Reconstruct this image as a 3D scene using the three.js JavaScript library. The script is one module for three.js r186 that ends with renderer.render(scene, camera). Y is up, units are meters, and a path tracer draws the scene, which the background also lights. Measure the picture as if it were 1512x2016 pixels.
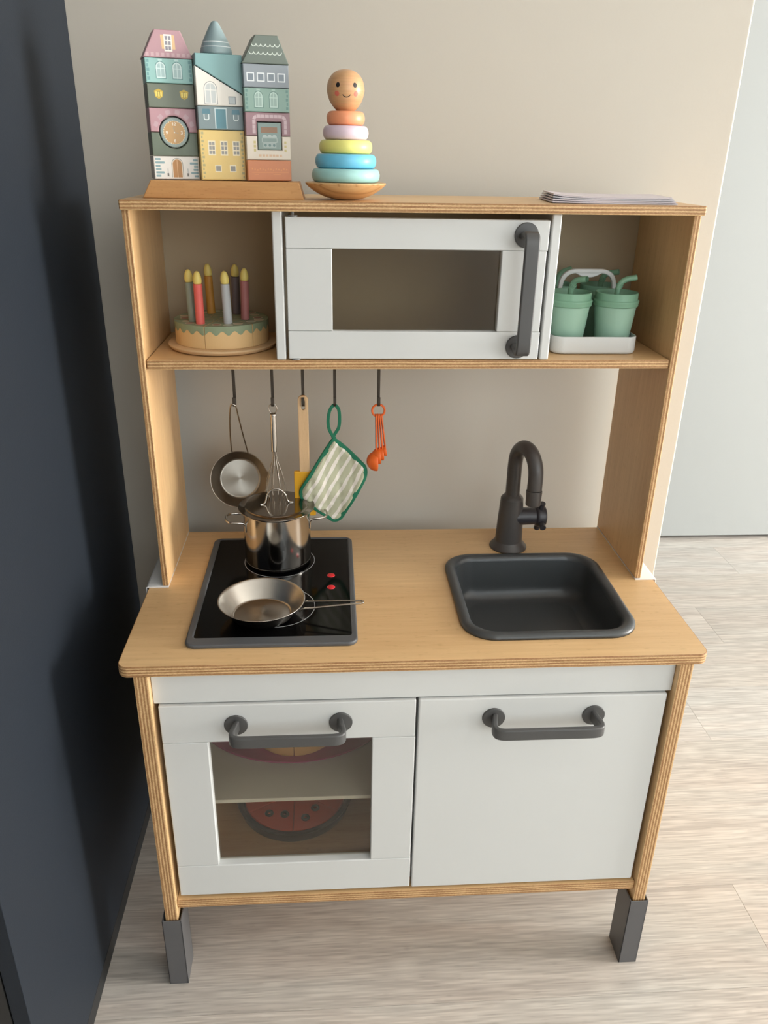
import * as THREE from 'three';
import { RoundedBoxGeometry } from 'three/addons/geometries/RoundedBoxGeometry.js';
import { mergeGeometries } from 'three/addons/utils/BufferGeometryUtils.js';
import { RectAreaLightUniformsLib } from 'three/addons/lights/RectAreaLightUniformsLib.js';

// ------------------------------------------------------------ camera, sky, light, exposure
const scene = new THREE.Scene();
const camera = new THREE.PerspectiveCamera(65.575, 1512 / 2016, 0.05, 60);
camera.position.set(-0.1041, 1.1034, 1.1749);
camera.rotation.order = 'YXZ';
camera.rotation.set(-0.4205, -0.0713, 0.0188);
const renderer = new THREE.WebGLRenderer({ antialias: true });
renderer.toneMapping = THREE.LinearToneMapping;
renderer.toneMappingExposure = 0.92;
renderer.shadowMap.enabled = true;
RectAreaLightUniformsLib.init();
scene.background = new THREE.Color(0.66, 0.77, 0.92);
scene.backgroundIntensity = 4.5;
const WIN = { x: 5.5, z0: 0.05, z1: 1.5, y0: 0.12, y1: 2.2 };
const daylight = new THREE.RectAreaLight(new THREE.Color(1.0, 0.975, 0.93), 54, WIN.z1 - WIN.z0 - 0.1, WIN.y1 - WIN.y0 - 0.1);
daylight.position.set(WIN.x - 0.03, (WIN.y0 + WIN.y1) / 2, (WIN.z0 + WIN.z1) / 2);
daylight.lookAt(-3, (WIN.y0 + WIN.y1) / 2, (WIN.z0 + WIN.z1) / 2);
scene.add(daylight);
// second window in the wall behind the photographer
const WIN2 = { z: 3.1, x0: 0.2, x1: 2.8, y0: 0.7, y1: 2.4 };
const daylight2 = new THREE.RectAreaLight(new THREE.Color(0.9, 0.97, 1.0), 1.2, WIN2.x1 - WIN2.x0 - 0.1, WIN2.y1 - WIN2.y0 - 0.1);
daylight2.position.set((WIN2.x0 + WIN2.x1) / 2, (WIN2.y0 + WIN2.y1) / 2, WIN2.z - 0.03);
daylight2.lookAt((WIN2.x0 + WIN2.x1) / 2, (WIN2.y0 + WIN2.y1) / 2, -3);
scene.add(daylight2);

// ------------------------------------------------------------ helpers
const V = (x, y, z) => new THREE.Vector3(x, y, z);
function rng(seed) { let s = seed >>> 0; return () => { s = (s + 0x6D2B79F5) >>> 0; let t = s; t = Math.imul(t ^ (t >>> 15), t | 1); t ^= t + Math.imul(t ^ (t >>> 7), t | 61); return ((t ^ (t >>> 14)) >>> 0) / 4294967296; }; }
function hash(x, y, s) { let h = Math.imul(x, 374761393) ^ Math.imul(y, 668265263) ^ Math.imul(s, 1274126177); h = Math.imul(h ^ (h >>> 13), 1274126177); return ((h ^ (h >>> 16)) >>> 0) / 4294967296; }
function vnoise(x, y, px, py, s) {   // tiling value noise
  const xi = Math.floor(x), yi = Math.floor(y), f = x - xi, g = y - yi, u = f * f * (3 - 2 * f), v = g * g * (3 - 2 * g);
  const m = (a, p) => ((a % p) + p) % p;
  const a = hash(m(xi, px), m(yi, py), s), b = hash(m(xi + 1, px), m(yi, py), s), c = hash(m(xi, px), m(yi + 1, py), s), d = hash(m(xi + 1, px), m(yi + 1, py), s);
  return a + (b - a) * u + (c - a) * v + (a - b - c + d) * u * v;
}
function dataTex(w, h, f, srgb = true) {
  const d = new Uint8Array(w * h * 4);
  for (let y = 0; y < h; y++) for (let x = 0; x < w; x++) {
    const c = f(x / w, y / h), i = (y * w + x) * 4;
    d[i] = Math.max(0, Math.min(255, c[0])); d[i + 1] = Math.max(0, Math.min(255, c[1])); d[i + 2] = Math.max(0, Math.min(255, c[2])); d[i + 3] = 255;
  }
  const t = new THREE.DataTexture(d, w, h);
  t.wrapS = t.wrapT = THREE.RepeatWrapping; t.magFilter = THREE.LinearFilter; t.minFilter = THREE.LinearFilter;
  if (srgb) t.colorSpace = THREE.SRGBColorSpace;
  t.needsUpdate = true; return t;
}
function canvasTex(wmm, hmm, ppm, draw) {
  const c = document.createElement('canvas'); c.width = Math.round(wmm * ppm); c.height = Math.round(hmm * ppm);
  const g = c.getContext('2d'); g.scale(c.width / wmm, c.height / hmm); draw(g, wmm, hmm);
  const t = new THREE.CanvasTexture(c); t.colorSpace = THREE.SRGBColorSpace; return t;
}
const std = (color, rough = 0.6, extra = {}) => new THREE.MeshPhysicalMaterial({ color, roughness: rough, ...extra });
const counts = {};
function numbered(n) { const k = counts[n] = (counts[n] ?? -1) + 1; return k ? n + '_' + String(k).padStart(3, '0') : n; }
function tag(o, label, category, group) { o.userData = { label, category }; if (group) o.userData.group = group; return o; }
function thing(name, label, category, base = [0, 0, 0], group) {
  const o = new THREE.Group(); o.name = numbered(name); o.position.set(...base); tag(o, label, category, group); scene.add(o); return o;
}
function part(parent, name, geo, mat, label) {   // geo in the thing's own axes
  const m = new THREE.Mesh(geo, mat); m.name = name; m.castShadow = m.receiveShadow = true; if (label) m.userData.label = label; parent.add(m); return m;
}
function subgroup(parent, name, label) { const g = new THREE.Group(); g.name = name; if (label) g.userData.label = label; parent.add(g); return g; }
function solo(name, label, category, base, geo, mat, group) {   // a thing that is one mesh
  const m = new THREE.Mesh(geo, mat); m.name = numbered(name); m.position.set(...base); m.castShadow = m.receiveShadow = true; tag(m, label, category, group); scene.add(m); return m;
}
function struct(name, geo, mat, parent = scene) { const m = new THREE.Mesh(geo, mat); m.name = name; m.castShadow = m.receiveShadow = true; if (parent === scene) m.userData.kind = 'structure'; parent.add(m); return m; }
function copyOf(src, base, label, stem) { const c = src.clone(); c.name = numbered(stem); c.position.set(...base); c.userData = { ...src.userData, label }; scene.add(c); return c; }
const flat = g => { const n = g.index ? g.toNonIndexed() : g; for (const k of Object.keys(n.attributes)) if (!['position', 'normal', 'uv'].includes(k)) n.deleteAttribute(k); return n; };
const merge = (...gs) => mergeGeometries(gs.flat().map(flat));
// box by its extents
function bx(x0, x1, y0, y1, z0, z1, r = 0.0015, seg = 2) {
  const w = x1 - x0, h = y1 - y0, d = z1 - z0, rr = Math.min(r, w / 2.02, h / 2.02, d / 2.02);
  const g = rr > 0 ? new RoundedBoxGeometry(w, h, d, seg, rr) : new THREE.BoxGeometry(w, h, d);
  return metric(flat(g.translate((x0 + x1) / 2, (y0 + y1) / 2, (z0 + z1) / 2)), 'x');
}
// uv in metres by the dominant axis of each triangle; U runs along the grain axis where the face has it
function metric(g, grain = 'x', off = [0, 0]) {
  const p = g.attributes.position, uv = new Float32Array(p.count * 2), A = V(), B = V(), C = V(), n = V(), gi = 'xyz'.indexOf(grain);
  for (let i = 0; i < p.count; i += 3) {
    A.fromBufferAttribute(p, i); B.fromBufferAttribute(p, i + 1); C.fromBufferAttribute(p, i + 2);
    n.copy(B).sub(A).cross(C.clone().sub(A));
    const a = [Math.abs(n.x), Math.abs(n.y), Math.abs(n.z)], k = a[0] >= a[1] && a[0] >= a[2] ? 0 : a[1] >= a[2] ? 1 : 2;
    let o = [0, 1, 2].filter(j => j !== k); if (o[1] === gi) o.reverse();
    [A, B, C].forEach((q, j) => { const e = q.toArray(); uv[(i + j) * 2] = e[o[0]] + off[0]; uv[(i + j) * 2 + 1] = e[o[1]] + off[1]; });
  }
  g.setAttribute('uv', new THREE.BufferAttribute(uv, 2)); return g;
}
function rrShape(x0, x1, y0, y1, r) {   // r: one radius or [bottom-left, bottom-right, top-right, top-left]
  const [a, b, c, d] = Array.isArray(r) ? r : [r, r, r, r], s = new THREE.Shape();
  s.moveTo(x0 + a, y0); s.lineTo(x1 - b, y0); if (b) s.absarc(x1 - b, y0 + b, b, -Math.PI / 2, 0); s.lineTo(x1, y1 - c); if (c) s.absarc(x1 - c, y1 - c, c, 0, Math.PI / 2);
  s.lineTo(x0 + d, y1); if (d) s.absarc(x0 + d, y1 - d, d, Math.PI / 2, Math.PI); s.lineTo(x0, y0 + a); if (a) s.absarc(x0 + a, y0 + a, a, Math.PI, Math.PI * 1.5);
  return s;
}
function extrude(shape, depth, bevel = 0.001, curve = 10, seg = 2) {   // spans z 0..depth with the bevel inside the depth
  const g = new THREE.ExtrudeGeometry(shape, { depth: depth - 2 * bevel, bevelEnabled: bevel > 0, bevelSize: bevel, bevelOffset: -bevel, bevelThickness: bevel, bevelSegments: seg, curveSegments: curve });
  return g.translate(0, 0, bevel);
}
// plywood board: the shape is drawn in the plane across `axis`; group 0 faces, group 1 edges with the plies across the thickness
function ply(shape, t0, t1, axis, grain, bevel = 0.0012) {
  const g = extrude(shape, t1 - t0, bevel, 8); g.translate(0, 0, t0);
  if (axis === 'y') g.applyMatrix4(new THREE.Matrix4().makeBasis(V(1, 0, 0), V(0, 0, 1), V(0, 1, 0)));
  if (axis === 'x') g.applyMatrix4(new THREE.Matrix4().makeBasis(V(0, 0, 1), V(0, 1, 0), V(1, 0, 0)));
  if (axis !== 'z') flip(g);
  const grp = g.groups.map(e => ({ ...e })); metric(g, grain); g.clearGroups(); grp.forEach(e => g.addGroup(e.start, e.count, e.materialIndex));
  const p = g.attributes.position, uv = g.attributes.uv, k = 'xyz'.indexOf(axis);
  for (const e of grp) if (e.materialIndex === 1) for (let i = e.start; i < e.start + e.count; i++) {
    const q = [p.getX(i), p.getY(i), p.getZ(i)], o = [0, 1, 2].filter(j => j !== k);
    uv.setXY(i, q[o[0]] + q[o[1]], (q[k] - t0) / 0.0172 + 0.03);
  }
  return g;
}
function flip(g) {   // swaps the winding after a mirroring change of axes
  for (const k of ['position', 'normal', 'uv']) { const a = g.attributes[k], n = a.itemSize; if (!a) continue; for (let i = 0; i < a.count; i += 3) for (let c = 0; c < n; c++) { const t = a.array[(i + 1) * n + c]; a.array[(i + 1) * n + c] = a.array[(i + 2) * n + c]; a.array[(i + 2) * n + c] = t; } }
  g.computeVertexNormals(); return g;
}
function outward(g) {   // turns a closed indexed skin so that its faces look outwards
  const p = g.attributes.position, ix = g.index.array, a = V(), b = V(), c = V(); let v = 0;
  for (let i = 0; i < ix.length; i += 3) { a.fromBufferAttribute(p, ix[i]); b.fromBufferAttribute(p, ix[i + 1]); c.fromBufferAttribute(p, ix[i + 2]); v += a.dot(b.cross(c)); }
  if (v < 0) { for (let i = 0; i < ix.length; i += 3) { const t = ix[i + 1]; ix[i + 1] = ix[i + 2]; ix[i + 2] = t; } if (g.attributes.normal) { const n = g.attributes.normal.array; for (let i = 0; i < n.length; i++) n[i] = -n[i]; } }
  return g;
}
const lathe = (pts, seg = 48) => outward(new THREE.LatheGeometry(pts.map(p => new THREE.Vector2(Math.max(p[0], 0.00001), p[1])), seg));
const smoothPts = (pts, n = 24) => new THREE.SplineCurve(pts.map(p => new THREE.Vector2(...p))).getPoints(n).map(p => [p.x, p.y]);
const tube = (pts, r, seg = 40, closed = false, rs = 8) => new THREE.TubeGeometry(new THREE.CatmullRomCurve3(pts.map(p => Array.isArray(p) ? V(...p) : p), closed, 'catmullrom', 0.5), seg, r, rs, closed);
// closed polygon rings joined into a skin
function skin(rings, capStart = true, capEnd = true, closeAlong = false) {
  const n = rings[0].length, pos = [], idx = [];
  rings.forEach(r => r.forEach(p => pos.push(p.x, p.y, p.z)));
  const R = rings.length;
  for (let i = 0; i < (closeAlong ? R : R - 1); i++) for (let j = 0; j < n; j++) {
    const a = i * n + j, b = i * n + (j + 1) % n, c = ((i + 1) % R) * n + j, d = ((i + 1) % R) * n + (j + 1) % n;
    idx.push(a, b, d, a, d, c);
  }
  const cap = (i, rev) => { const m = rings[i].reduce((s, p) => s.add(p), V()).divideScalar(n), o = pos.length / 3; pos.push(m.x, m.y, m.z); rings[i].forEach(p => pos.push(p.x, p.y, p.z)); for (let j = 0; j < n; j++) { const a = o + 1 + j, b = o + 1 + (j + 1) % n; rev ? idx.push(o, b, a) : idx.push(o, a, b); } };
  if (capStart && !closeAlong) cap(0, true); if (capEnd && !closeAlong) cap(R - 1, false);
  const g = new THREE.BufferGeometry(); g.setAttribute('position', new THREE.Float32BufferAttribute(pos, 3)); g.setIndex(idx);
  g.setAttribute('uv', new THREE.Float32BufferAttribute(new Float32Array(pos.length / 3 * 2), 2)); outward(g); g.computeVertexNormals(); return g;
}
// a bar of rounded rectangular section along a path: a = half size along `up`, b = half size across it
function sweep(path, up, a, b, r, closed = false) {
  const U = V(...up).normalize(), n = path.length, rings = [], sec = [];
  const q = 4; for (const [sx, sy, o] of [[1, 1, 0], [-1, 1, 1], [-1, -1, 2], [1, -1, 3]]) for (let i = 0; i <= q; i++) { const t = (o + i / q) * Math.PI / 2; sec.push([sx * (a - r) + r * Math.cos(t), sy * (b - r) + r * Math.sin(t)]); }
  for (let i = 0; i < n; i++) {
    const T = path[closed ? (i + 1) % n : Math.min(i + 1, n - 1)].clone().sub(path[closed ? (i - 1 + n) % n : Math.max(i - 1, 0)]).normalize();
    const S = T.clone().cross(U).normalize();
    rings.push(sec.map(([s, t]) => path[i].clone().addScaledVector(U, s).addScaledVector(S, t)));
  }
  return skin(rings, true, true, closed);
}
const curvePts = (pts, n, closed = false) => new THREE.CatmullRomCurve3(pts.map(p => V(...p)), closed, 'catmullrom', 0.5).getPoints(n);
function rectRing(hx, hz, r, y, n = 8) {
  const o = []; for (const [sx, sz, k] of [[1, 1, 0], [-1, 1, 1], [-1, -1, 2], [1, -1, 3]]) for (let i = 0; i <= n; i++) { const t = (k + i / n) * Math.PI / 2; o.push(V(sx * (hx - r) + r * Math.cos(t), y, sz * (hz - r) + r * Math.sin(t))); }
  return o.reverse();
}
function uvBox(g, x0, x1, y0, y1) { const p = g.attributes.position, uv = new Float32Array(p.count * 2); for (let i = 0; i < p.count; i++) { uv[2 * i] = (p.getX(i) - x0) / (x1 - x0); uv[2 * i + 1] = (p.getY(i) - y0) / (y1 - y0); } g.setAttribute('uv', new THREE.BufferAttribute(uv, 2)); return g; }

// ------------------------------------------------------------ materials
function woodTex(seed, lo, hi, pore, w = 1024, h = 1024, fy = 90) {
  return dataTex(w, h, (u, v) => {
    const wv = vnoise(u * 3, v * 6, 3, 6, seed + 5) * 2.2;
    const a = vnoise(u * 4 + 0, v * fy + wv, 4, fy, seed), b = vnoise(u * 14, v * fy * 2.5, 14, Math.round(fy * 2.5), seed + 1), c = vnoise(u * 2, v * 9 + wv, 2, 9, seed + 2), p = vnoise(u * 60, v * 400, 60, 400, seed + 3);
    const t = 0.25 * a + 0.25 * b + 0.5 * c, q = p > 0.8 ? (p - 0.8) * pore : 0;
    return [0, 1, 2].map(i => lo[i] + (hi[i] - lo[i]) * t - q * 30);
  });
}
const rep = (t, s, s2 = s) => { const c = t.clone(); c.repeat.set(1 / s, 1 / s2); c.needsUpdate = true; return c; };
const veneerMap = rep(woodTex(11, [208, 168, 119], [234, 198, 148], 2.2), 0.55);
const veneer = std(0xffffff, 0.42, { map: veneerMap, clearcoat: 0.15, clearcoatRoughness: 0.35 });
const plyMap = rep(dataTex(1024, 64, (u, v) => {
  const k = v * 9 + (vnoise(u * 5, v * 3, 5, 3, 4) - 0.5) * 0.3, i = Math.floor(k), f = k - i, n = vnoise(u * 260, v * 20, 260, 20, 9), m = vnoise(u * 30, i * 7.3, 30, 99, 17);
  const dark = i % 2 === 1 ? 1 : 0, e = Math.min(f, 1 - f) < 0.12 ? 0.35 : 0, t = Math.min(1, dark * (0.62 + 0.3 * m) + e * 0.5);
  return [0, 1, 2].map(j => [210, 174, 126][j] + ([148, 104, 64][j] - [210, 174, 126][j]) * t + (n - 0.5) * 26);
}), 0.4, 1);
const plyEdge = std(0xffffff, 0.55, { map: plyMap });
const WOOD = [veneer, plyEdge];
const beechTex = woodTex(31, [196, 142, 88], [222, 172, 112], 2.6, 512, 512, 60);
const beech = std(0xffffff, 0.5, { map: rep(beechTex, 0.25) });
const paleWood = std(0xffffff, 0.55, { map: rep(woodTex(47, [206, 170, 128], [226, 194, 152], 1.5, 512, 512, 50), 0.2) });
const white = std(0xd1d3d2, 0.38);
const whiteMetal = std(0xeaeaea, 0.3);
const plastGrey = std(0x4d4d4d, 0.42);
const plastDark = std(0x36353a, 0.36);
const footGrey = std(0x5a5a5c, 0.45);
const tapDark = std(0x4a4746, 0.34);
const sinkGrey = std(0x3f4244, 0.36, { clearcoat: 0.2, clearcoatRoughness: 0.3 });
const frameGrey = std(0x55575a, 0.4);
const hobGlass = std(0x050506, 0.1, { specularIntensity: 0.3 });
const steelPol = std(0xc2beb8, 0.11, { metalness: 1 });
const steelBr = std(0xb8b4ad, 0.26, { metalness: 1, anisotropy: 0.85 });
const wire = std(0xb5aea5, 0.22, { metalness: 1 });
const hookMat = std(0x4a443d, 0.4, { metalness: 0.6 });
const acrylic = std(0xf2efe8, 0.05, { transmission: 1, thickness: 0, ior: 1.5 });
const oneShade = c => std(c, 0.5);
const wallBump = rep(dataTex(512, 512, (u, v) => { const n = 128 + 60 * (vnoise(u * 160, v * 160, 160, 160, 3) - 0.5) + 60 * (vnoise(u * 60, v * 60, 60, 60, 8) - 0.5); return [n, n, n]; }, false), 0.35);
const wallMat = std(0xc2bcb1, 0.6, { bumpMap: wallBump, bumpScale: 0.0001 });
const farWall = std(0xb2afaa, 0.8);
const ceilMat = std(0xe0dedb, 0.9);
const backMat = std(0xb09f84, 0.7);
const navyBump = rep(dataTex(256, 256, (u, v) => { const n = 255 * hash(Math.floor(u * 256), Math.floor(v * 256), 5); return [n, n, n]; }, false), 0.12);
const navy = std(new THREE.Color(0.016, 0.021, 0.029), 0.58, { specularIntensity: 0.38, bumpMap: navyBump, bumpScale: 0.00008 });
const navyDark = std(new THREE.Color(0.010, 0.011, 0.012), 0.5);
const wardrobeMat = std(0xa6aaaa, 0.5);
const blackGap = std(0x101010, 0.8);

// ------------------------------------------------------------ the room
const ROOM = { x0: -2.6, x1: 5.5, z0: -1.7, z1: 3.1, h: 2.6 };
{
  const floor = struct('floor', bx(ROOM.x0 - 0.2, ROOM.x1 + 0.2, -0.12, -0.0085, ROOM.z0 - 0.2, ROOM.z1 + 0.2, 0), std(0x8b7f74, 0.8));
  const f1 = dataTex(2048, 1024, (u, v) => {
    const wv = (vnoise(u * 6, v * 10, 6, 10, 71) - 0.5) * 1.3, c = vnoise(u * 3, v * 12 + wv * 0.5, 3, 12, 72), a = vnoise(u * 10, v * 60 + wv, 10, 60, 73), b = vnoise(u * 34, v * 210 + wv * 2, 34, 210, 74), d = vnoise(u * 60, v * 300, 60, 300, 75), hue = vnoise(u * 4, v * 14 + wv, 4, 14, 76);
    let t = 0.12 * c + 0.28 * a + 0.6 * b; t = Math.max(0, Math.min(1, (t - 0.5) * 1.35 + 0.5)); const p = d > 0.76 ? (d - 0.76) * 60 : 0;
    return [0, 1, 2].map(i => [178, 172, 166][i] + ([218, 213, 206][i] - [178, 172, 166][i]) * t - p + (hue - 0.5) * [4, -1, -3][i]);
  });
  const floorMats = [0xffffff, 0xfaf7f4, 0xf4f1ee].map(c => std(c, 0.5, { map: rep(f1, 1.1, 0.4), bumpMap: rep(f1, 1.1, 0.4), bumpScale: 0.00025 }));
  const W = 0.178, L = 1.28, r = rng(5);
  const rowsZ0 = -0.814 - 5 * W; let row = 0;
  for (let z = rowsZ0; z < ROOM.z1; z += W, row++) {
    let x = ROOM.x0 - r() * L; if (Math.abs(z - (-0.814 - W)) < 0.01) x = 1.09 - 3 * L;
    for (; x < ROOM.x1; x += L) {
      const a = Math.max(x, ROOM.x0 - 0.1), b = Math.min(x + L, ROOM.x1 + 0.1); if (b - a < 0.02) continue;
      const g = metric(flat(new RoundedBoxGeometry(b - a - 0.0003, 0.009, W - 0.0003, 1, 0.0004).translate((a + b) / 2, -0.0045, z + W / 2)), 'x', [r() * 3, r() * 3]);
      const m = new THREE.Mesh(g, floorMats[Math.floor(r() * 3)]); m.name = 'plank'; m.receiveShadow = true; floor.add(m);
    }
  }
  struct('ceiling', bx(ROOM.x0 - 0.2, ROOM.x1 + 0.2, ROOM.h, ROOM.h + 0.15, ROOM.z0 - 0.2, ROOM.z1 + 0.2, 0), ceilMat);
  const wz = -0.05;
  struct('wall_back', bx(ROOM.x0, 0.473, 0, ROOM.h, wz - 0.12, wz, 0.004, 3), wallMat);
  struct('wall_far', bx(ROOM.x0 - 0.2, ROOM.x1 + 0.2, 0, ROOM.h, ROOM.z0 - 0.15, ROOM.z0, 0), wallMat);
  struct('wall_left', bx(ROOM.x0 - 0.15, ROOM.x0, 0, ROOM.h, ROOM.z0, ROOM.z1, 0), farWall);
  const X = WIN.x, T = 0.15;
  struct('wall_right', merge(bx(X, X + T, 0, ROOM.h, ROOM.z0, WIN.z0, 0), bx(X, X + T, 0, ROOM.h, WIN.z1, ROOM.z1, 0), bx(X, X + T, WIN.y1, ROOM.h, WIN.z0, WIN.z1, 0), bx(X, X + T, 0, WIN.y0, WIN.z0, WIN.z1, 0)), wallMat);
  const fr = (a, b, c, d) => bx(X + 0.05, X + 0.11, a, b, c, d, 0.004), w1 = struct('window_1', merge(fr(WIN.y0, WIN.y0 + 0.06, WIN.z0, WIN.z1), fr(WIN.y1 - 0.06, WIN.y1, WIN.z0, WIN.z1), fr(WIN.y0, WIN.y1, WIN.z0, WIN.z0 + 0.06), fr(WIN.y0, WIN.y1, WIN.z1 - 0.06, WIN.z1)), white);
  part(w1, 'pane', new THREE.BoxGeometry(0.004, WIN.y1 - WIN.y0 - 0.12, WIN.z1 - WIN.z0 - 0.12).translate(X + 0.08, (WIN.y0 + WIN.y1) / 2, (WIN.z0 + WIN.z1) / 2), acrylic);
  const Z = WIN2.z;
  struct('wall_front', merge(bx(ROOM.x0 - 0.15, WIN2.x0, 0, ROOM.h, Z, Z + T, 0), bx(WIN2.x1, ROOM.x1 + 0.15, 0, ROOM.h, Z, Z + T, 0), bx(WIN2.x0, WIN2.x1, WIN2.y1, ROOM.h, Z, Z + T, 0), bx(WIN2.x0, WIN2.x1, 0, WIN2.y0, Z, Z + T, 0)), farWall);
  const fz = (a, b, c, d) => bx(a, b, c, d, Z + 0.05, Z + 0.11, 0.004), w2 = struct('window_2', merge(fz(WIN2.x0, WIN2.x1, WIN2.y0, WIN2.y0 + 0.06), fz(WIN2.x0, WIN2.x1, WIN2.y1 - 0.06, WIN2.y1), fz(WIN2.x0, WIN2.x0 + 0.06, WIN2.y0, WIN2.y1), fz(WIN2.x1 - 0.06, WIN2.x1, WIN2.y0, WIN2.y1)), white);
  part(w2, 'pane', new THREE.BoxGeometry(WIN2.x1 - WIN2.x0 - 0.12, WIN2.y1 - WIN2.y0 - 0.12, 0.004).translate((WIN2.x0 + WIN2.x1) / 2, (WIN2.y0 + WIN2.y1) / 2, Z + 0.08), acrylic);
}
// tall navy cupboard on the left
{
  const t = thing('tall_cabinet', 'tall dark navy cabinet beside the toy kitchen, its flat side panel facing it', 'cabinet', [-0.44, 0, 0.28]), at = g => g.translate(0.44, 0, -0.28);
  part(t, 'side_panel', at(bx(-0.458, -0.44, 0.031, 2.42, -0.048, 0.585, 0.0008)), navy);
  part(t, 'side_panel', at(bx(-1.06, -1.042, 0.031, 2.42, -0.048, 0.585, 0.0008)), navy);
  part(t, 'plinth', at(bx(-1.05, -0.4405, 0, 0.0285, -0.048, 0.575, 0.0008)), navyDark);
  part(t, 'carcass', at(bx(-1.04, -0.46, 0.035, 2.41, -0.02, 0.56, 0)), navyDark);
  part(t, 'door', at(bx(-1.04, -0.4605, 0.035, 2.41, 0.563, 0.583, 0.001)), navyDark);
}
// white wardrobe beyond the end of the wall
{
  const t = thing('wardrobe', 'tall white wardrobe with flat doors standing beyond the end of the wall', 'wardrobe', [1.2, 0, -1.3]), at = g => g.translate(-1.2, 0, 1.3);
  part(t, 'carcass', at(bx(-0.6, 5.49, 0.013, 2.45, -1.68, -1.075, 0.001)), wardrobeMat);
  for (const [a, b] of [[-0.6, 0.6], [0.6, 1.8], [1.8, 3.0], [3.0, 4.2], [4.2, 5.49]]) part(t, 'door', at(bx(a + 0.0015, b - 0.0015, 0.012, 2.45, -1.07, -1.05, 0.0015)), wardrobeMat);
  part(t, 'plinth', at(bx(-0.58, 5.47, 0, 0.012, -1.66, -1.1, 0)), blackGap);
}

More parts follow.
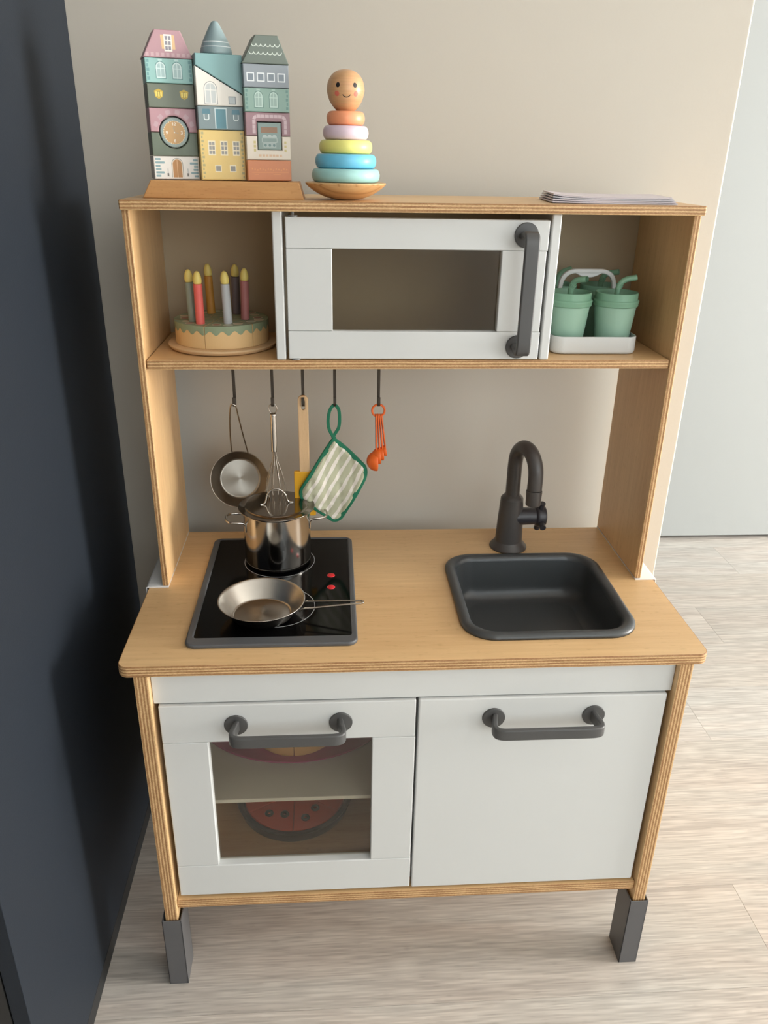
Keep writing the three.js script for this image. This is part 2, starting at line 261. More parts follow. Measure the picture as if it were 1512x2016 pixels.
// ------------------------------------------------------------ the toy kitchen
const YW = 0.55, SH = 0.8695, TOP = 1.0553, TILT = 0.0035;
const tiltY = (x, y) => y + TILT * x;
const K = thing('toy_kitchen', 'childs birch plywood toy kitchen with white doors, sink, hob and upper shelf', 'toy kitchen', [0, 0, 0]);
{
  const tilt = (g, y) => g.translate(0, -y, 0).rotateZ(TILT).translate(0, y, 0);
  // worktop with the sink cut out
  const wt = rrShape(-0.36, 0.36, 0.01, 0.38, [0, 0, 0.013, 0.013]);
  wt.holes.push(rrShape(0.075, 0.277, 0.125, 0.326, 0.03));
  part(K, 'worktop', ply(wt, 0.5355, YW, 'y', 'x'), WOOD);
  part(K, 'top_board', tilt(ply(rrShape(-0.3413, 0.3413, 0.004, 0.1985, 0.002), 1.0445, TOP, 'y', 'x'), TOP), WOOD);
  part(K, 'shelf', tilt(ply(rrShape(-0.3315, 0.3315, 0.012, 0.1865, 0.002), 0.858, SH, 'y', 'x'), SH), WOOD);
  for (const s of [-1, 1]) {
    const xa = s < 0 ? -0.3413 : 0.3323, xb = s < 0 ? -0.3323 : 0.3413;
    part(K, 'upright', ply(rrShape(0.01, 0.188, 0.552, 1.0445 + s * 0.0012, 0), xa, xb, 'x', 'y'), WOOD);
    // lower side panel with an arched cut between its two legs
    const la = s < 0 ? -0.3415 : 0.3241, sp = new THREE.Shape();
    sp.moveTo(0.012, 0.02); sp.lineTo(0.05, 0.02); sp.lineTo(0.05, 0.13); sp.quadraticCurveTo(0.05, 0.145, 0.065, 0.145); sp.lineTo(0.325, 0.145); sp.quadraticCurveTo(0.341, 0.145, 0.341, 0.13); sp.lineTo(0.341, 0.02); sp.lineTo(0.3803, 0.02); sp.lineTo(0.3803, 0.5355); sp.lineTo(0.012, 0.5355); sp.closePath();
    part(K, 'side_panel', ply(sp, la, la + 0.0174, 'x', 'y'), WOOD);
    for (const [za, zb] of [[0.007, 0.0515], [0.339, 0.3835]]) {
      const xc = la + 0.0087, hw = 0.0134, w = 0.0018, f = (a, b, c, d, e, h) => bx(a, b, c, d, e, h, 0.0007);
      part(K, 'foot', merge(f(xc - hw, xc + hw, 0, 0.129, zb - w, zb), f(xc - hw, xc + hw, 0, 0.129, za, za + w), f(xc - hw, xc - hw + w, 0, 0.129, za, zb), f(xc + hw - w, xc + hw, 0, 0.129, za, zb), f(xc - hw + w * 0.5, xc + hw - w * 0.5, 0.0005, 0.0185, za + w * 0.5, zb - w * 0.5)), footGrey);
    }
    // bent white plate between worktop and upright
    const e = s * 0.3632, i = s * 0.3326, br = subgroup(K, 'bracket');
    const pth = [V(i, 0.5508, 0.1), V(s * 0.345, 0.5508, 0.1), V(s * 0.3605, 0.5508, 0.1), V(s * 0.3628, 0.5502, 0.1), V(e, 0.548, 0.1), V(e, 0.541, 0.1)];
    part(br, 'plate', sweep(pth, [0, 0, 1], 0.0905, 0.0008, 0.0003), whiteMetal);
  }
  part(K, 'back_panel', bx(-0.3385, 0.3385, 0.8595, 1.0432, 0.0045, 0.0097, 0), backMat);
  part(K, 'hook_rail', new THREE.CylinderGeometry(0.003, 0.003, 0.663, 12).rotateZ(Math.PI / 2).translate(0, 0.8475, 0.09), hookMat);
  // microwave box on the shelf
  const mw = subgroup(K, 'microwave');
  part(mw, 'side_panel', bx(-0.1712, -0.1592, SH - 0.0003, 1.0442, 0.012, 0.185, 0.002, 3), white);
  part(mw, 'side_panel', bx(0.1612, 0.1728, SH + 0.0006, 1.0448, 0.012, 0.185, 0.002, 3), white);
  const mwd = subgroup(K, 'microwave_door');
  const dz0 = 0.172, dz1 = 0.1855;
  part(mwd, 'rail', bx(-0.1558, 0.1588, 1.0025, 1.0375, dz0, dz1, 0.0012), white);
  part(mwd, 'rail', bx(-0.1558, 0.1588, 0.8708, 0.9052, dz0, dz1, 0.0012), white);
  part(mwd, 'stile', bx(-0.1558, -0.1012, 0.9054, 1.0023, dz0, dz1, 0.0012), white);
  part(mwd, 'stile', bx(0.1033, 0.1578, 0.9054, 1.0023, dz0, dz1, 0.0012), white);
  part(mwd, 'window_pane', bx(-0.104, 0.106, 0.903, 1.005, 0.176, 0.1775, 0), acrylic);
  part(mwd, 'hinge_pin', merge(new THREE.CylinderGeometry(0.006, 0.006, 0.0015, 20).translate(-0.147, 1.0385, 0.181), new THREE.CylinderGeometry(0.0018, 0.0018, 0.008, 12).translate(-0.147, 1.0405, 0.181)), std(0x7d7d7b, 0.5));
  part(mwd, 'hinge_pin', merge(new THREE.CylinderGeometry(0.006, 0.006, 0.0012, 20).translate(-0.147, 0.8701, 0.181), new THREE.CylinderGeometry(0.0018, 0.0018, 0.004, 12).translate(-0.147, 0.8695, 0.181)), std(0x7d7d7b, 0.5));
  // a bow handle between two round plates; a,b = plate centres, drawn along x then turned
  const handle = (len, half) => {
    const L = len / 2, p = [];
    for (const q of curvePts([[-L + 0.001, 0, 0.003], [-L - 0.001, 0, 0.014], [-L - 0.0028, 0, 0.0235], [-L - 0.001, 0, 0.0305], [-L + 0.006, 0, 0.0335], [-L + 0.02, 0, 0.034]], 26)) p.push(q);
    const e = p.map(q => V(-q.x, q.y, q.z)).reverse();
    const disc = x => lathe([[0, 0], [0.0143, 0], [0.0146, 0.0006], [0.0146, 0.0022], [0.0138, 0.003], [0, 0.0032]], 32).rotateX(Math.PI / 2).translate(x, 0, 0);
    return merge(disc(-L), disc(L), sweep([...p, ...e], [0, 1, 0], half, 0.0034, 0.0022));
  };
  part(mwd, 'handle', handle(0.1335, 0.0088).rotateZ(Math.PI / 2).translate(0.131, 0.9537, dz1 - 0.0003), plastGrey);
  // lower cupboard
  part(K, 'fascia', bx(-0.3238, 0.3238, 0.4895, 0.5352, 0.356, 0.3705, 0.0012), white);
  part(K, 'bottom_board', ply(rrShape(-0.3238, 0.3238, 0.03, 0.3755, 0.001), 0.145, 0.1602, 'y', 'x'), WOOD);
  part(K, 'divider', bx(-0.0055, 0.0055, 0.1605, 0.489, 0.03, 0.352, 0), white);
  part(K, 'oven_back', bx(-0.3238, 0.3238, 0.1605, 0.535, 0.024, 0.0295, 0), backMat);
  part(K, 'oven_shelf', bx(-0.3238, -0.006, 0.3075, 0.3135, 0.032, 0.35, 0.001), white);
  const z0 = 0.3595, z1 = 0.3745, od = subgroup(K, 'oven_door');
  part(od, 'rail', bx(-0.318, -0.0022, 0.4314, 0.4878, z0, z1, 0.0015), white);
  part(od, 'rail', bx(-0.3182, -0.0012, 0.167, 0.2217, z0, z1, 0.0015), white);
  part(od, 'stile', bx(-0.318, -0.2618, 0.2219, 0.4312, z0, z1, 0.0015), white);
  part(od, 'stile', bx(-0.0565, -0.0015, 0.2219, 0.4312, z0, z1, 0.0015), white);
  part(od, 'window_pane', bx(-0.264, -0.054, 0.219, 0.434, 0.3625, 0.364, 0), acrylic);
  part(od, 'handle', handle(0.1295, 0.0078).translate(-0.1608, 0.4582, z1 - 0.0003), plastGrey);
  const cd = subgroup(K, 'cupboard_door');
  part(cd, 'panel', bx(0.0012, 0.318, 0.1652, 0.4882, z0, z1, 0.0022, 3), white);
  part(cd, 'handle', handle(0.1285, 0.0078).translate(0.161, 0.4586, z1 - 0.0003), plastGrey);
  // sink
  const sx = 0.1759, sz = 0.2257, ring = (hx, hz, r, y) => rectRing(hx, hz, r, y).map(p => p.add(V(sx, 0, sz)));
  const sk = subgroup(K, 'sink');
  part(sk, 'basin', skin([ring(0.1, 0.099, 0.032, 0.5495), ring(0.1152, 0.1145, 0.042, 0.5502), ring(0.1155, 0.1148, 0.042, 0.5525), ring(0.1145, 0.1138, 0.041, 0.5552), ring(0.1118, 0.1111, 0.039, 0.5572), ring(0.108, 0.1073, 0.037, 0.5578), ring(0.104, 0.1033, 0.035, 0.5566), ring(0.1012, 0.1005, 0.033, 0.5535), ring(0.0998, 0.0991, 0.032, 0.5485), ring(0.0965, 0.0955, 0.031, 0.512), ring(0.0945, 0.0935, 0.03, 0.5035), ring(0.091, 0.09, 0.028, 0.4965), ring(0.085, 0.084, 0.024, 0.492), ring(0.077, 0.076, 0.02, 0.4905)], false, true), sinkGrey);
  // tap
  const tp = subgroup(K, 'tap'), tx = 0.1695, tz = 0.0765;
  part(tp, 'body', lathe([[0, 0], [0.0282, 0], [0.0288, 0.0012], [0.0284, 0.003], [0.0245, 0.0075], [0.0215, 0.0115], [0.0208, 0.013], [0.0192, 0.05], [0.0172, 0.082], [0.0168, 0.0835], [0.0128, 0.088], [0.0108, 0.089], [0.0106, 0.0905], [0, 0.0905]], 40).translate(tx, YW, tz), tapDark);
  const ang = Math.atan2(0.058, 0.017), spPts = [[0, 0.087], [0, 0.11], [0, 0.135]];
  for (let i = 1; i <= 8; i++) { const a = Math.PI - i * Math.PI / 8; spPts.push([0.0302 + 0.0302 * Math.cos(a), 0.139 + 0.0328 * Math.sin(a)]); }
  spPts.push([0.0604, 0.12]);
  part(tp, 'spout', tube(spPts.map(([d, y]) => [tx + d * Math.cos(ang), YW + y, tz + d * Math.sin(ang)]), 0.0108, 60, false, 20), tapDark);
  const ex = tx + 0.0604 * Math.cos(ang), ez = tz + 0.0604 * Math.sin(ang);
  part(tp, 'nozzle', lathe([[0, 0], [0.0098, 0], [0.0108, 0.001], [0.0116, 0.022], [0.0108, 0.0235], [0, 0.024]], 32).translate(ex, YW + 0.0955, ez), tapDark);
  const kx = 0.1695, ky = 0.6035;
  part(tp, 'valve', merge(new THREE.CylinderGeometry(0.0128, 0.014, 0.036, 28).rotateZ(-Math.PI / 2).translate(kx + 0.021, ky, tz + 0.004), lathe([[0, 0], [0.0128, 0], [0.0158, 0.0015], [0.0165, 0.0045], [0.016, 0.0135], [0.0142, 0.0155], [0, 0.016]], 32).rotateZ(-Math.PI / 2).translate(kx + 0.037, ky, tz + 0.004)), plastDark);
  const prong = (a) => new THREE.CylinderGeometry(0.0048, 0.0038, 0.014, 14).translate(0, 0.0195, 0).rotateX(a).translate(kx + 0.0442, ky, tz + 0.004);
  for (const a of [0.35, 0.35 + Math.PI / 2, 0.35 + Math.PI, 0.35 - Math.PI / 2]) part(tp, 'prong', prong(a), plastDark);
  // hob
  const hb = subgroup(K, 'hob'), hx0 = -0.2865, hx1 = -0.0738, hz0 = 0.0462, hz1 = 0.3452;
  const fs = rrShape(hx0, hx1, hz0, hz1, 0.013); fs.holes.push(rrShape(-0.2775, -0.0812, 0.051, 0.3275, 0.004));
  part(hb, 'frame', flip(extrude(fs, 0.006, 0.0022, 10, 4).applyMatrix4(new THREE.Matrix4().makeBasis(V(1, 0, 0), V(0, 0, 1), V(0, 1, 0))).translate(0, YW - 0.0003, 0)), frameGrey);
  part(hb, 'glass_plate', bx(-0.2785, -0.0802, YW - 0.0002, YW + 0.0042, 0.05, 0.3285, 0.0008), hobGlass);
  const ringMat = std(0xb9bcc0, 0.4), rg = (r, x, z) => new THREE.RingGeometry(r - 0.00035, r + 0.00035, 96).rotateX(-Math.PI / 2).translate(x, YW + 0.00435, z);
  part(hb, 'burner_ring', rg(0.0512, -0.1822, 0.122), ringMat, 'thin pale ring printed round the rear burner');
  part(hb, 'burner_ring', rg(0.0512, -0.1796, 0.254), ringMat, 'thin pale ring printed round the front burner');
  for (const z of [0.1702, 0.2042]) part(hb, 'button', lathe([[0.0056, 0], [0.0054, 0.0007], [0.004, 0.0014], [0, 0.0018]], 24).translate(-0.1068, YW + 0.0042, z), std(0xd3232c, 0.35), 'small red button');
}

// ------------------------------------------------------------ block tower on the top board
{
  const base = [-0.227, tiltY(-0.227, TOP), 0.145];
  const sh = new THREE.Shape([[-0.0938, 0], [0.0938, 0], [0.0882, 0.0195], [-0.0832, 0.0195]].map(p => new THREE.Vector2(...p)));
  const g = extrude(sh, 0.05, 0.0012).translate(0, 0, -0.031); metric(g, 'x');
  const stand = solo('block_stand', 'long wooden stand with sloping ends under the toy house blocks', 'block stand', base, g, beech);
  stand.rotation.z = 0;
  const ZF = 0.151, D = 0.038, TWIST = { L: [-0.2806, 0.29], M: [-0.2264, 0.25], R: [-0.1733, 0.215] };
  const seat = (x, y) => { const [ax, r] = TWIST[x < -0.2535 ? 'L' : x < -0.2 ? 'M' : 'R'], d = x - ax; return [[ax + d * Math.cos(r), y, ZF - d * Math.sin(r)], r]; };
  const block = (label, poly, draw, col, opt = {}) => {
    const xs = poly.map(p => p[0]), ys = poly.map(p => p[1]), x0 = Math.min(...xs), x1 = Math.max(...xs), y0 = Math.min(...ys), y1 = Math.max(...ys), cx = (x0 + x1) / 2;
    let s = opt.shape ? opt.shape(cx, y0) : new THREE.Shape(poly.map(([x, y]) => new THREE.Vector2(x - cx, y - y0)));
    const geo = extrude(s, opt.depth ?? D, 0.0011, 20, 3); uvBox(geo, x0 - cx, x1 - cx, 0, y1 - y0); geo.translate(0, 0, (opt.zf ?? 0) - (opt.depth ?? D));
    const w = (x1 - x0) * 1000, h = (y1 - y0) * 1000;
    const mat = std(0xffffff, 0.42, { map: canvasTex(w, h, 7, c => { c.fillStyle = '#' + new THREE.Color(col).lerp(new THREE.Color('#e2ddd2'), 0.06).getHexString(); c.fillRect(0, 0, w, h); draw?.(c, w, h); }) });
    const [at, r] = seat(cx, y0), o = solo('toy_block', label, 'toy block', at, geo, mat); o.rotation.y = r; return o;
  };
  const R = (x0, x1, y0, y1) => [[x0, y0], [x1, y0], [x1, y1], [x0, y1]];
  const gap = 0.0004;
  const arch = (c, x, y, w, h, frame, glass, line) => {   // arched window, x left, y top
    const p = (i) => { c.beginPath(); c.moveTo(x + i, y + h - i); c.lineTo(x + i, y + w / 2); c.arc(x + w / 2, y + w / 2, w / 2 - i, Math.PI, 0); c.lineTo(x + w - i, y + h - i); c.closePath(); };
    p(-0.5); c.fillStyle = line; c.fill(); p(0.2); c.fillStyle = frame; c.fill(); p(1.4); c.fillStyle = glass; c.fill();
    c.strokeStyle = frame; c.lineWidth = 0.8; c.beginPath(); c.moveTo(x + w / 2, y); c.lineTo(x + w / 2, y + h); c.moveTo(x, y + w / 2 + 1.2); c.lineTo(x + w, y + w / 2 + 1.2); c.stroke();
  };
  const quoins = (c, w, h, col, n = 4, len = 2.4) => { c.fillStyle = col; for (let i = 0; i < n; i++) { const y = 1.5 + i * (h - 3) / n, l = i % 2 ? len * 0.7 : len; c.fillRect(1.6, y, l, (h - 3) / n * 0.72); c.fillRect(w - 1.6 - l, y, l, (h - 3) / n * 0.72); } };
  // left column
  const L0 = -0.3066, L1 = -0.2546, clockY = 1.1249, clockX = -0.2804, HR = 0.0168;
  block('white castle block with brown arched door, bottom of left column', R(L0, L1, 1.0748, 1.0994), (c, w, h) => {
    c.fillStyle = '#8fabb0'; [[2, 6.2], [2, 10.4], [2, 5.4], [2, 6.2], [2, 9.4], [2, 5.4]].forEach(([x, l], i) => { c.beginPath(); c.roundRect(x, 2.0 + i * 3.55, l, 2.2, 0.7); c.fill(); c.beginPath(); c.roundRect(w - 1.6 - l * 0.9, 2.8 + i * 3.45, l * 0.9, 2.2, 0.7); c.fill(); });
    const dr = (i, col) => { c.fillStyle = col; c.beginPath(); c.moveTo(20 + i, 22.6); c.lineTo(20 + i, 10); c.arc(26.6, 8.4, 6.6 - i, Math.PI, 0); c.lineTo(33.2 - i, 22.6); c.closePath(); c.fill(); };
    dr(0, '#8f8f88'); dr(0.6, '#e8dccb'); dr(1.5, '#b9854e'); c.strokeStyle = '#e4b98b'; c.lineWidth = 0.7; c.beginPath(); c.moveTo(26.6, 3.4); c.lineTo(26.6, 22.6); c.stroke();
    for (const x of [15.6, 38.4]) { c.strokeStyle = '#b7b9b6'; c.lineWidth = 0.9; c.beginPath(); c.moveTo(x, 13); c.lineTo(x, 18); c.stroke(); c.fillStyle = '#77716b'; c.fillRect(x - 1, 18, 2, 3.4); }
  }, '#eae6df');
  const half = (up) => (cx, y0) => {
    const s = new THREE.Shape(), a = L0 - cx, b = L1 - cx, h = 0.0245, q = clockX - cx;
    if (up) { s.moveTo(a, 0); s.lineTo(q - HR, 0); s.absarc(q, 0, HR, Math.PI, 0, true); s.lineTo(b, 0); s.lineTo(b, h); s.lineTo(a, h); }
    else { s.moveTo(a, 0); s.lineTo(b, 0); s.lineTo(b, h); s.lineTo(q + HR, h); s.absarc(q, h, HR, 0, Math.PI, true); s.lineTo(a, h); }
    s.closePath(); return s;
  };
  block('dark green block with a rounded hollow under the clock disc', R(L0, L1, 1.0998, 1.1243), null, '#5a6955', { shape: half(false) });
  block('dusty pink block arching over the clock disc', R(L0, L1, 1.1247, 1.1492), (c, w, h) => {
    c.fillStyle = '#c3a3ab'; for (const a of [-66, -42, -16, 12, 40, 64]) { c.save(); c.translate(26.6, h + 1); c.rotate(a * Math.PI / 180); c.beginPath(); c.roundRect(-2.7, -24.2, 5.4, 4.6, 0.8); c.fill(); c.restore(); }
  }, '#b88a93', { shape: half(true) });
  {
    const r = 0.0159, g2 = lathe([[0, 0], [r - 0.0012, 0], [r, 0.0012], [r, 0.0365], [r - 0.0012, 0.0377], [0, 0.0377]], 64).rotateX(Math.PI / 2); uvBox(g2, -r, r, -r, r); g2.translate(0, 0, -0.0374);
    const mat = std(0xffffff, 0.42, { map: canvasTex(32, 32, 12, (c) => {
      c.fillStyle = '#98a7a4'; c.fillRect(0, 0, 32, 32); c.fillStyle = '#c9a06c'; c.beginPath(); c.arc(16, 16, 12.4, 0, 7); c.fill();
      c.strokeStyle = '#eadfc6'; c.lineWidth = 0.7; c.setLineDash([1.4, 1.1]); c.beginPath(); c.arc(16, 16, 12, 0, 7); c.stroke(); c.setLineDash([]);
      c.fillStyle = '#f1e9da'; c.font = 'bold 4.6px sans-serif'; c.textAlign = 'center'; c.textBaseline = 'middle'; c.fillText('12', 16, 7.3); c.fillText('3', 24.3, 16.2); c.fillText('6', 16, 24.8); c.fillText('9', 7.6, 16.2);
      c.strokeStyle = '#a9a08f'; c.lineWidth = 0.9; c.beginPath(); c.moveTo(16, 16); c.lineTo(15.6, 10.4); c.moveTo(16, 16); c.lineTo(20.6, 16.6); c.stroke(); c.fillStyle = '#efe8dc'; c.beginPath(); c.arc(16, 16, 0.8, 0, 7); c.fill();
    }) });
    const [at, tr] = seat(clockX, clockY - 0.0006); solo('clock_block', 'round clock disc block with ochre dial set in the left block column', 'toy block', at, g2, mat).rotation.y = tr;
  }
  block('olive green block with two yellow lanterns in left column', R(L0, L1, 1.1496, 1.1738), (c) => {
    for (const x of [12.5, 40.5]) { const y = 10.2; c.fillStyle = '#c9a93f'; c.beginPath(); c.moveTo(x - 5, y - 2.6); c.lineTo(x, y - 4.8); c.lineTo(x + 5, y - 2.6); c.lineTo(x + 3.8, y + 3.4); c.lineTo(x, y + 5.4); c.lineTo(x - 3.8, y + 3.4); c.closePath(); c.fill(); c.fillStyle = '#e6d069'; c.fillRect(x - 3.4, y - 1.8, 2, 4.6); c.fillRect(x - 1, y - 1.8, 2.2, 5.2); c.fillRect(x + 1.7, y - 1.8, 1.8, 4.6); c.strokeStyle = '#8a7a3a'; c.lineWidth = 0.4; c.strokeRect(x - 1.1, y - 1.9, 2.3, 5.4); }
  }, '#626b5a');
  block('light teal block with two arched windows below pink roof', R(L0, L1, 1.1742, 1.1987), (c, w, h) => { quoins(c, w, h, '#74a3a3', 5, 3); for (const x of [11.6, 29.6]) { arch(c, x, 3.6, 10.4, 16.2, '#d5e6e4', '#a9c4c4', '#66908f'); c.fillStyle = '#bfd9d5'; c.fillRect(x + 3, 0.9, 4.4, 1.8); } }, '#8fbfba');
  block('dusty pink roof block with shuttered window on left column', [[L0 - 0.0012, 1.1991], [L1 + 0.001, 1.1991], [-0.2655, 1.2262], [-0.2936, 1.2262]], (c, w, h) => {
    c.fillStyle = '#c6a6ac'; for (let i = 0; i < 9; i++) c.fillRect(3.2 + i * 5.6, h - 4.8, 3.4, 3.6);
    c.fillStyle = '#dcb98a'; c.beginPath(); c.moveTo(20.4, 5); c.lineTo(35.4, 5); c.lineTo(36, 18.6); c.lineTo(21.5, 18.6); c.fill(); c.fillStyle = '#ece6de'; c.fillRect(24, 4.4, 8.6, 16.4); c.fillStyle = '#8e8a93'; for (let i = 0; i < 3; i++) for (let j = 0; j < 2; j++) c.fillRect(25.1 + j * 3.6, 6 + i * 4.9, 2.7, 3.7);
  }, '#b48992');
  // middle column
  const M0 = -0.2523, M1 = -0.2005;
  block('tall yellow house block with six small windows, middle column', R(M0, M1, 1.0748, 1.1277), (c, w, h) => {
    c.fillStyle = '#b9ae7e'; for (let i = 0; i < 12; i++) { const y = 2 + i * 4.2, l = i % 2 ? 1.6 : 2.8; c.fillRect(2, y, l, 2.6); c.fillRect(w - 2 - l, y, l, 2.6); }
    for (const x of [13.5, 27.5, 41.5]) { c.fillStyle = '#efe3c6'; c.fillRect(x - 4.2, 11, 8.4, 15.6); c.fillStyle = '#9c9a95'; for (let i = 0; i < 3; i++) for (let j = 0; j < 2; j++) c.fillRect(x - 3.1 + j * 3.5, 12.2 + i * 4.7, 2.8, 3.5); }
    for (const x of [19.6, 36.6]) { c.fillStyle = '#efe3c6'; c.fillRect(x - 3.7, 36.5, 7.4, 7.6); c.fillStyle = '#96958f'; c.fillRect(x - 2.7, 37.6, 5.4, 5.6); }
  }, '#e6c878');
  block('grey blue block with blue door between two lamps, middle column', R(M0, M1, 1.1281, 1.1523), (c, w, h) => {
    c.fillStyle = '#c9d6d8'; c.fillRect(19, 1.6, 13.8, 21.2); c.fillStyle = '#5c8a96'; c.fillRect(20.2, 2.8, 11.4, 20);
    for (const x of [9.6, 43]) { c.fillStyle = '#557f8d'; c.beginPath(); c.moveTo(x - 4, 3); c.lineTo(x + 4, 3); c.lineTo(x + 4.8, 8); c.lineTo(x - 4.8, 8); c.fill(); c.strokeStyle = '#d7e0e0'; c.lineWidth = 1; c.beginPath(); c.moveTo(x - 2.6, 8.4); c.lineTo(x - 2.6, 12.6); c.quadraticCurveTo(x - 2.6, 14, x, 14); c.quadraticCurveTo(x + 2.6, 14, x + 2.6, 12.6); c.lineTo(x + 2.6, 8.4); c.stroke(); }
  }, '#75888d');
  block('white block with sloping top and one arched window, middle column', [[M0, 1.1527], [M1, 1.1527], [M1, 1.1643], [M0, 1.1921]], (c, w, h) => { arch(c, 9, 15.5, 14, 22.2, '#eceae4', '#c5cac9', '#8f9292'); c.fillStyle = '#84898a'; c.fillRect(35.6, 29.4, 8.2, 8.2); c.fillStyle = '#bcc2c3'; c.fillRect(36.4, 30.2, 6.6, 6.6); }, '#e9e4dc');
  block('plain teal block with sloping underside beneath the cone', [[M0 + 0.0004, 1.1929], [M1 + 0.0006, 1.1650], [M1 + 0.0012, 1.2045], [M0 + 0.001, 1.2045]], null, '#78a6a8');
  {
    const pf = smoothPts([[0.93, 0], [1, 0.05], [0.975, 0.15], [0.857, 0.33], [0.70, 0.5], [0.55, 0.65], [0.29, 0.89], [0.16, 0.975], [0, 1]].map(([a, b]) => [a * 0.0178, b * 0.0336]), 60);
    const g3 = lathe([[0, 0], ...pf], 56); const p = g3.attributes.position, uv = new Float32Array(p.count * 2); for (let i = 0; i < p.count; i++) { uv[2 * i] = 0.5; uv[2 * i + 1] = p.getY(i) / 0.0336; } g3.setAttribute('uv', new THREE.BufferAttribute(uv, 2));
    const mat = std(0xffffff, 0.34, { map: canvasTex(8, 34, 12, c => { c.fillStyle = '#8fa4a8'; c.fillRect(0, 0, 8, 34); c.fillStyle = '#dfe6e6'; c.fillRect(0, 34 - 34 * 0.37, 8, 0.75); c.fillRect(0, 34 - 34 * 0.235, 8, 0.75); }) });
    solo('cone_block', 'grey blue pointed cone with two white lines on middle column', 'toy block', [-0.2295, 1.2046, 0.1335], g3, mat);
  }
  // right column
  const R0 = -0.1991, R1 = -0.1475, IX0 = -0.1862, IX1 = -0.1576;
  block('orange block with faint printed marks, bottom of right column', R(R0, R1, 1.0748, 1.0971), (c, w, h) => { c.fillStyle = '#e09a63'; for (let i = 0; i < 14; i++) { c.fillRect(5 + i * 3.1, 8.5 + (i % 3) * 0.7, 1.3, 1.6); } c.strokeStyle = '#e09a63'; c.lineWidth = 0.5; c.beginPath(); c.moveTo(5, 13.2); c.lineTo(48, 13.2); c.stroke(); c.fillRect(8, 15, 5, 0.6); c.fillRect(30, 15, 9, 0.6); }, '#cf7f4d');
  const uShape = (up, h, notch) => (cx) => {
    const s = new THREE.Shape(), a = R0 - cx, b = R1 - cx, i0 = IX0 - cx, i1 = IX1 - cx;
    const pts = up ? [[a, 0], [i0, 0], [i0, notch], [i1, notch], [i1, 0], [b, 0], [b, h], [a, h]] : [[a, 0], [b, 0], [b, h], [i1, h], [i1, h - notch], [i0, h - notch], [i0, h], [a, h]];
    pts.forEach((p, k) => k ? s.lineTo(...p) : s.moveTo(...p)); s.closePath(); return s;
  };
  block('cream U shaped block holding the shop front, right column', R(R0, R1, 1.0975, 1.1224), (c, w, h) => { c.fillStyle = '#cdbf86'; for (let i = 0; i < 3; i++) { c.fillRect(8.4, 5 + i * 4.2, 2.6, 2.8); c.fillRect(44, 5 + i * 4.2, 2.6, 2.8); } c.fillStyle = '#d9b998'; for (let i = 0; i < 7; i++) c.fillRect(14 + i * 4, 19.2, 3, 2.4); }, '#e0d6c6', { shape: uShape(false, 0.0249, 0.0146) });
  block('mauve block with pale stone arch above the shop front', R(R0, R1, 1.1228, 1.1471), (c, w, h) => {
    c.strokeStyle = '#c5aeb3'; c.lineWidth = 3.4; c.setLineDash([4.4, 0.5]); c.beginPath(); c.moveTo(9.6, 22); c.lineTo(9.6, 9); c.quadraticCurveTo(9.6, 4, 15, 4); c.lineTo(40, 4); c.quadraticCurveTo(46, 4, 46, 10); c.lineTo(46, 22); c.stroke(); c.setLineDash([]);
  }, '#947078', { shape: uShape(true, 0.0243, 0.0148) });
  block('small grey green shop front block with brown sign and awning', R(IX0 + 0.0007, IX1 - 0.0008, 1.1082, 1.1366), (c, w, h) => {
    c.fillStyle = '#94735a'; c.fillRect(3.6, 4.6, 19, 6); c.fillStyle = '#b7c3bf'; for (let i = 0; i < 3; i++) { c.beginPath(); c.arc(8 + i * 5.6, 15.4, 2.8, Math.PI, 0); c.fill(); } c.strokeStyle = '#b7c3bf'; c.lineWidth = 0.7; c.strokeRect(5, 16, 17, 4.4); c.fillStyle = '#a9b7b4'; c.fillRect(6, 21, 15, 5); c.fillStyle = '#6f8a87'; for (let i = 0; i < 3; i++) { c.beginPath(); c.arc(8.5 + i * 5, 23.6, 1.5, 0, 7); c.fill(); }
  }, '#7f9792', { zf: 0.0002 });
  block('sage green block with two arched windows in right column', R(R0, R1, 1.1475, 1.1718), (c, w, h) => { quoins(c, w, h, '#6c8f87', 5, 2.6); for (const x of [11.4, 28.6]) { arch(c, x, 3.6, 9.6, 16.2, '#b9cfc6', '#98b0a8', '#5f7f76'); c.fillStyle = '#a3bdb3'; c.fillRect(x + 2.8, 0.9, 4, 1.8); } }, '#7fa096');
  block('grey blue block with row of four square windows, right column', R(R0, R1, 1.1722, 1.1954), (c, w, h) => { for (let i = 0; i < 4; i++) { c.strokeStyle = '#dfe4e6'; c.lineWidth = 1.1; c.strokeRect(4.4 + i * 11.6, 9, 7.4, 7.8); c.fillStyle = '#7c8790'; c.fillRect(5.2 + i * 11.6, 9.8, 5.8, 6.2); } }, '#858f98');
  block('dark green roof block with scalloped tile lines on right column', [[R0 - 0.0008, 1.1958], [R1 + 0.0006, 1.1958], [-0.1588, 1.2238], [-0.1842, 1.2238]], (c, w, h) => { c.strokeStyle = '#c6cfc6'; c.lineWidth = 0.8; for (const [y, x0, n] of [[8.4, 11.5, 6], [16.2, 8.5, 7]]) { c.beginPath(); for (let i = 0; i < n; i++) { c.moveTo(x0 + i * 5.2, y); c.arc(x0 + 2.6 + i * 5.2, y, 2.6, Math.PI, 0, true); } c.stroke(); } }, '#56645a');
}
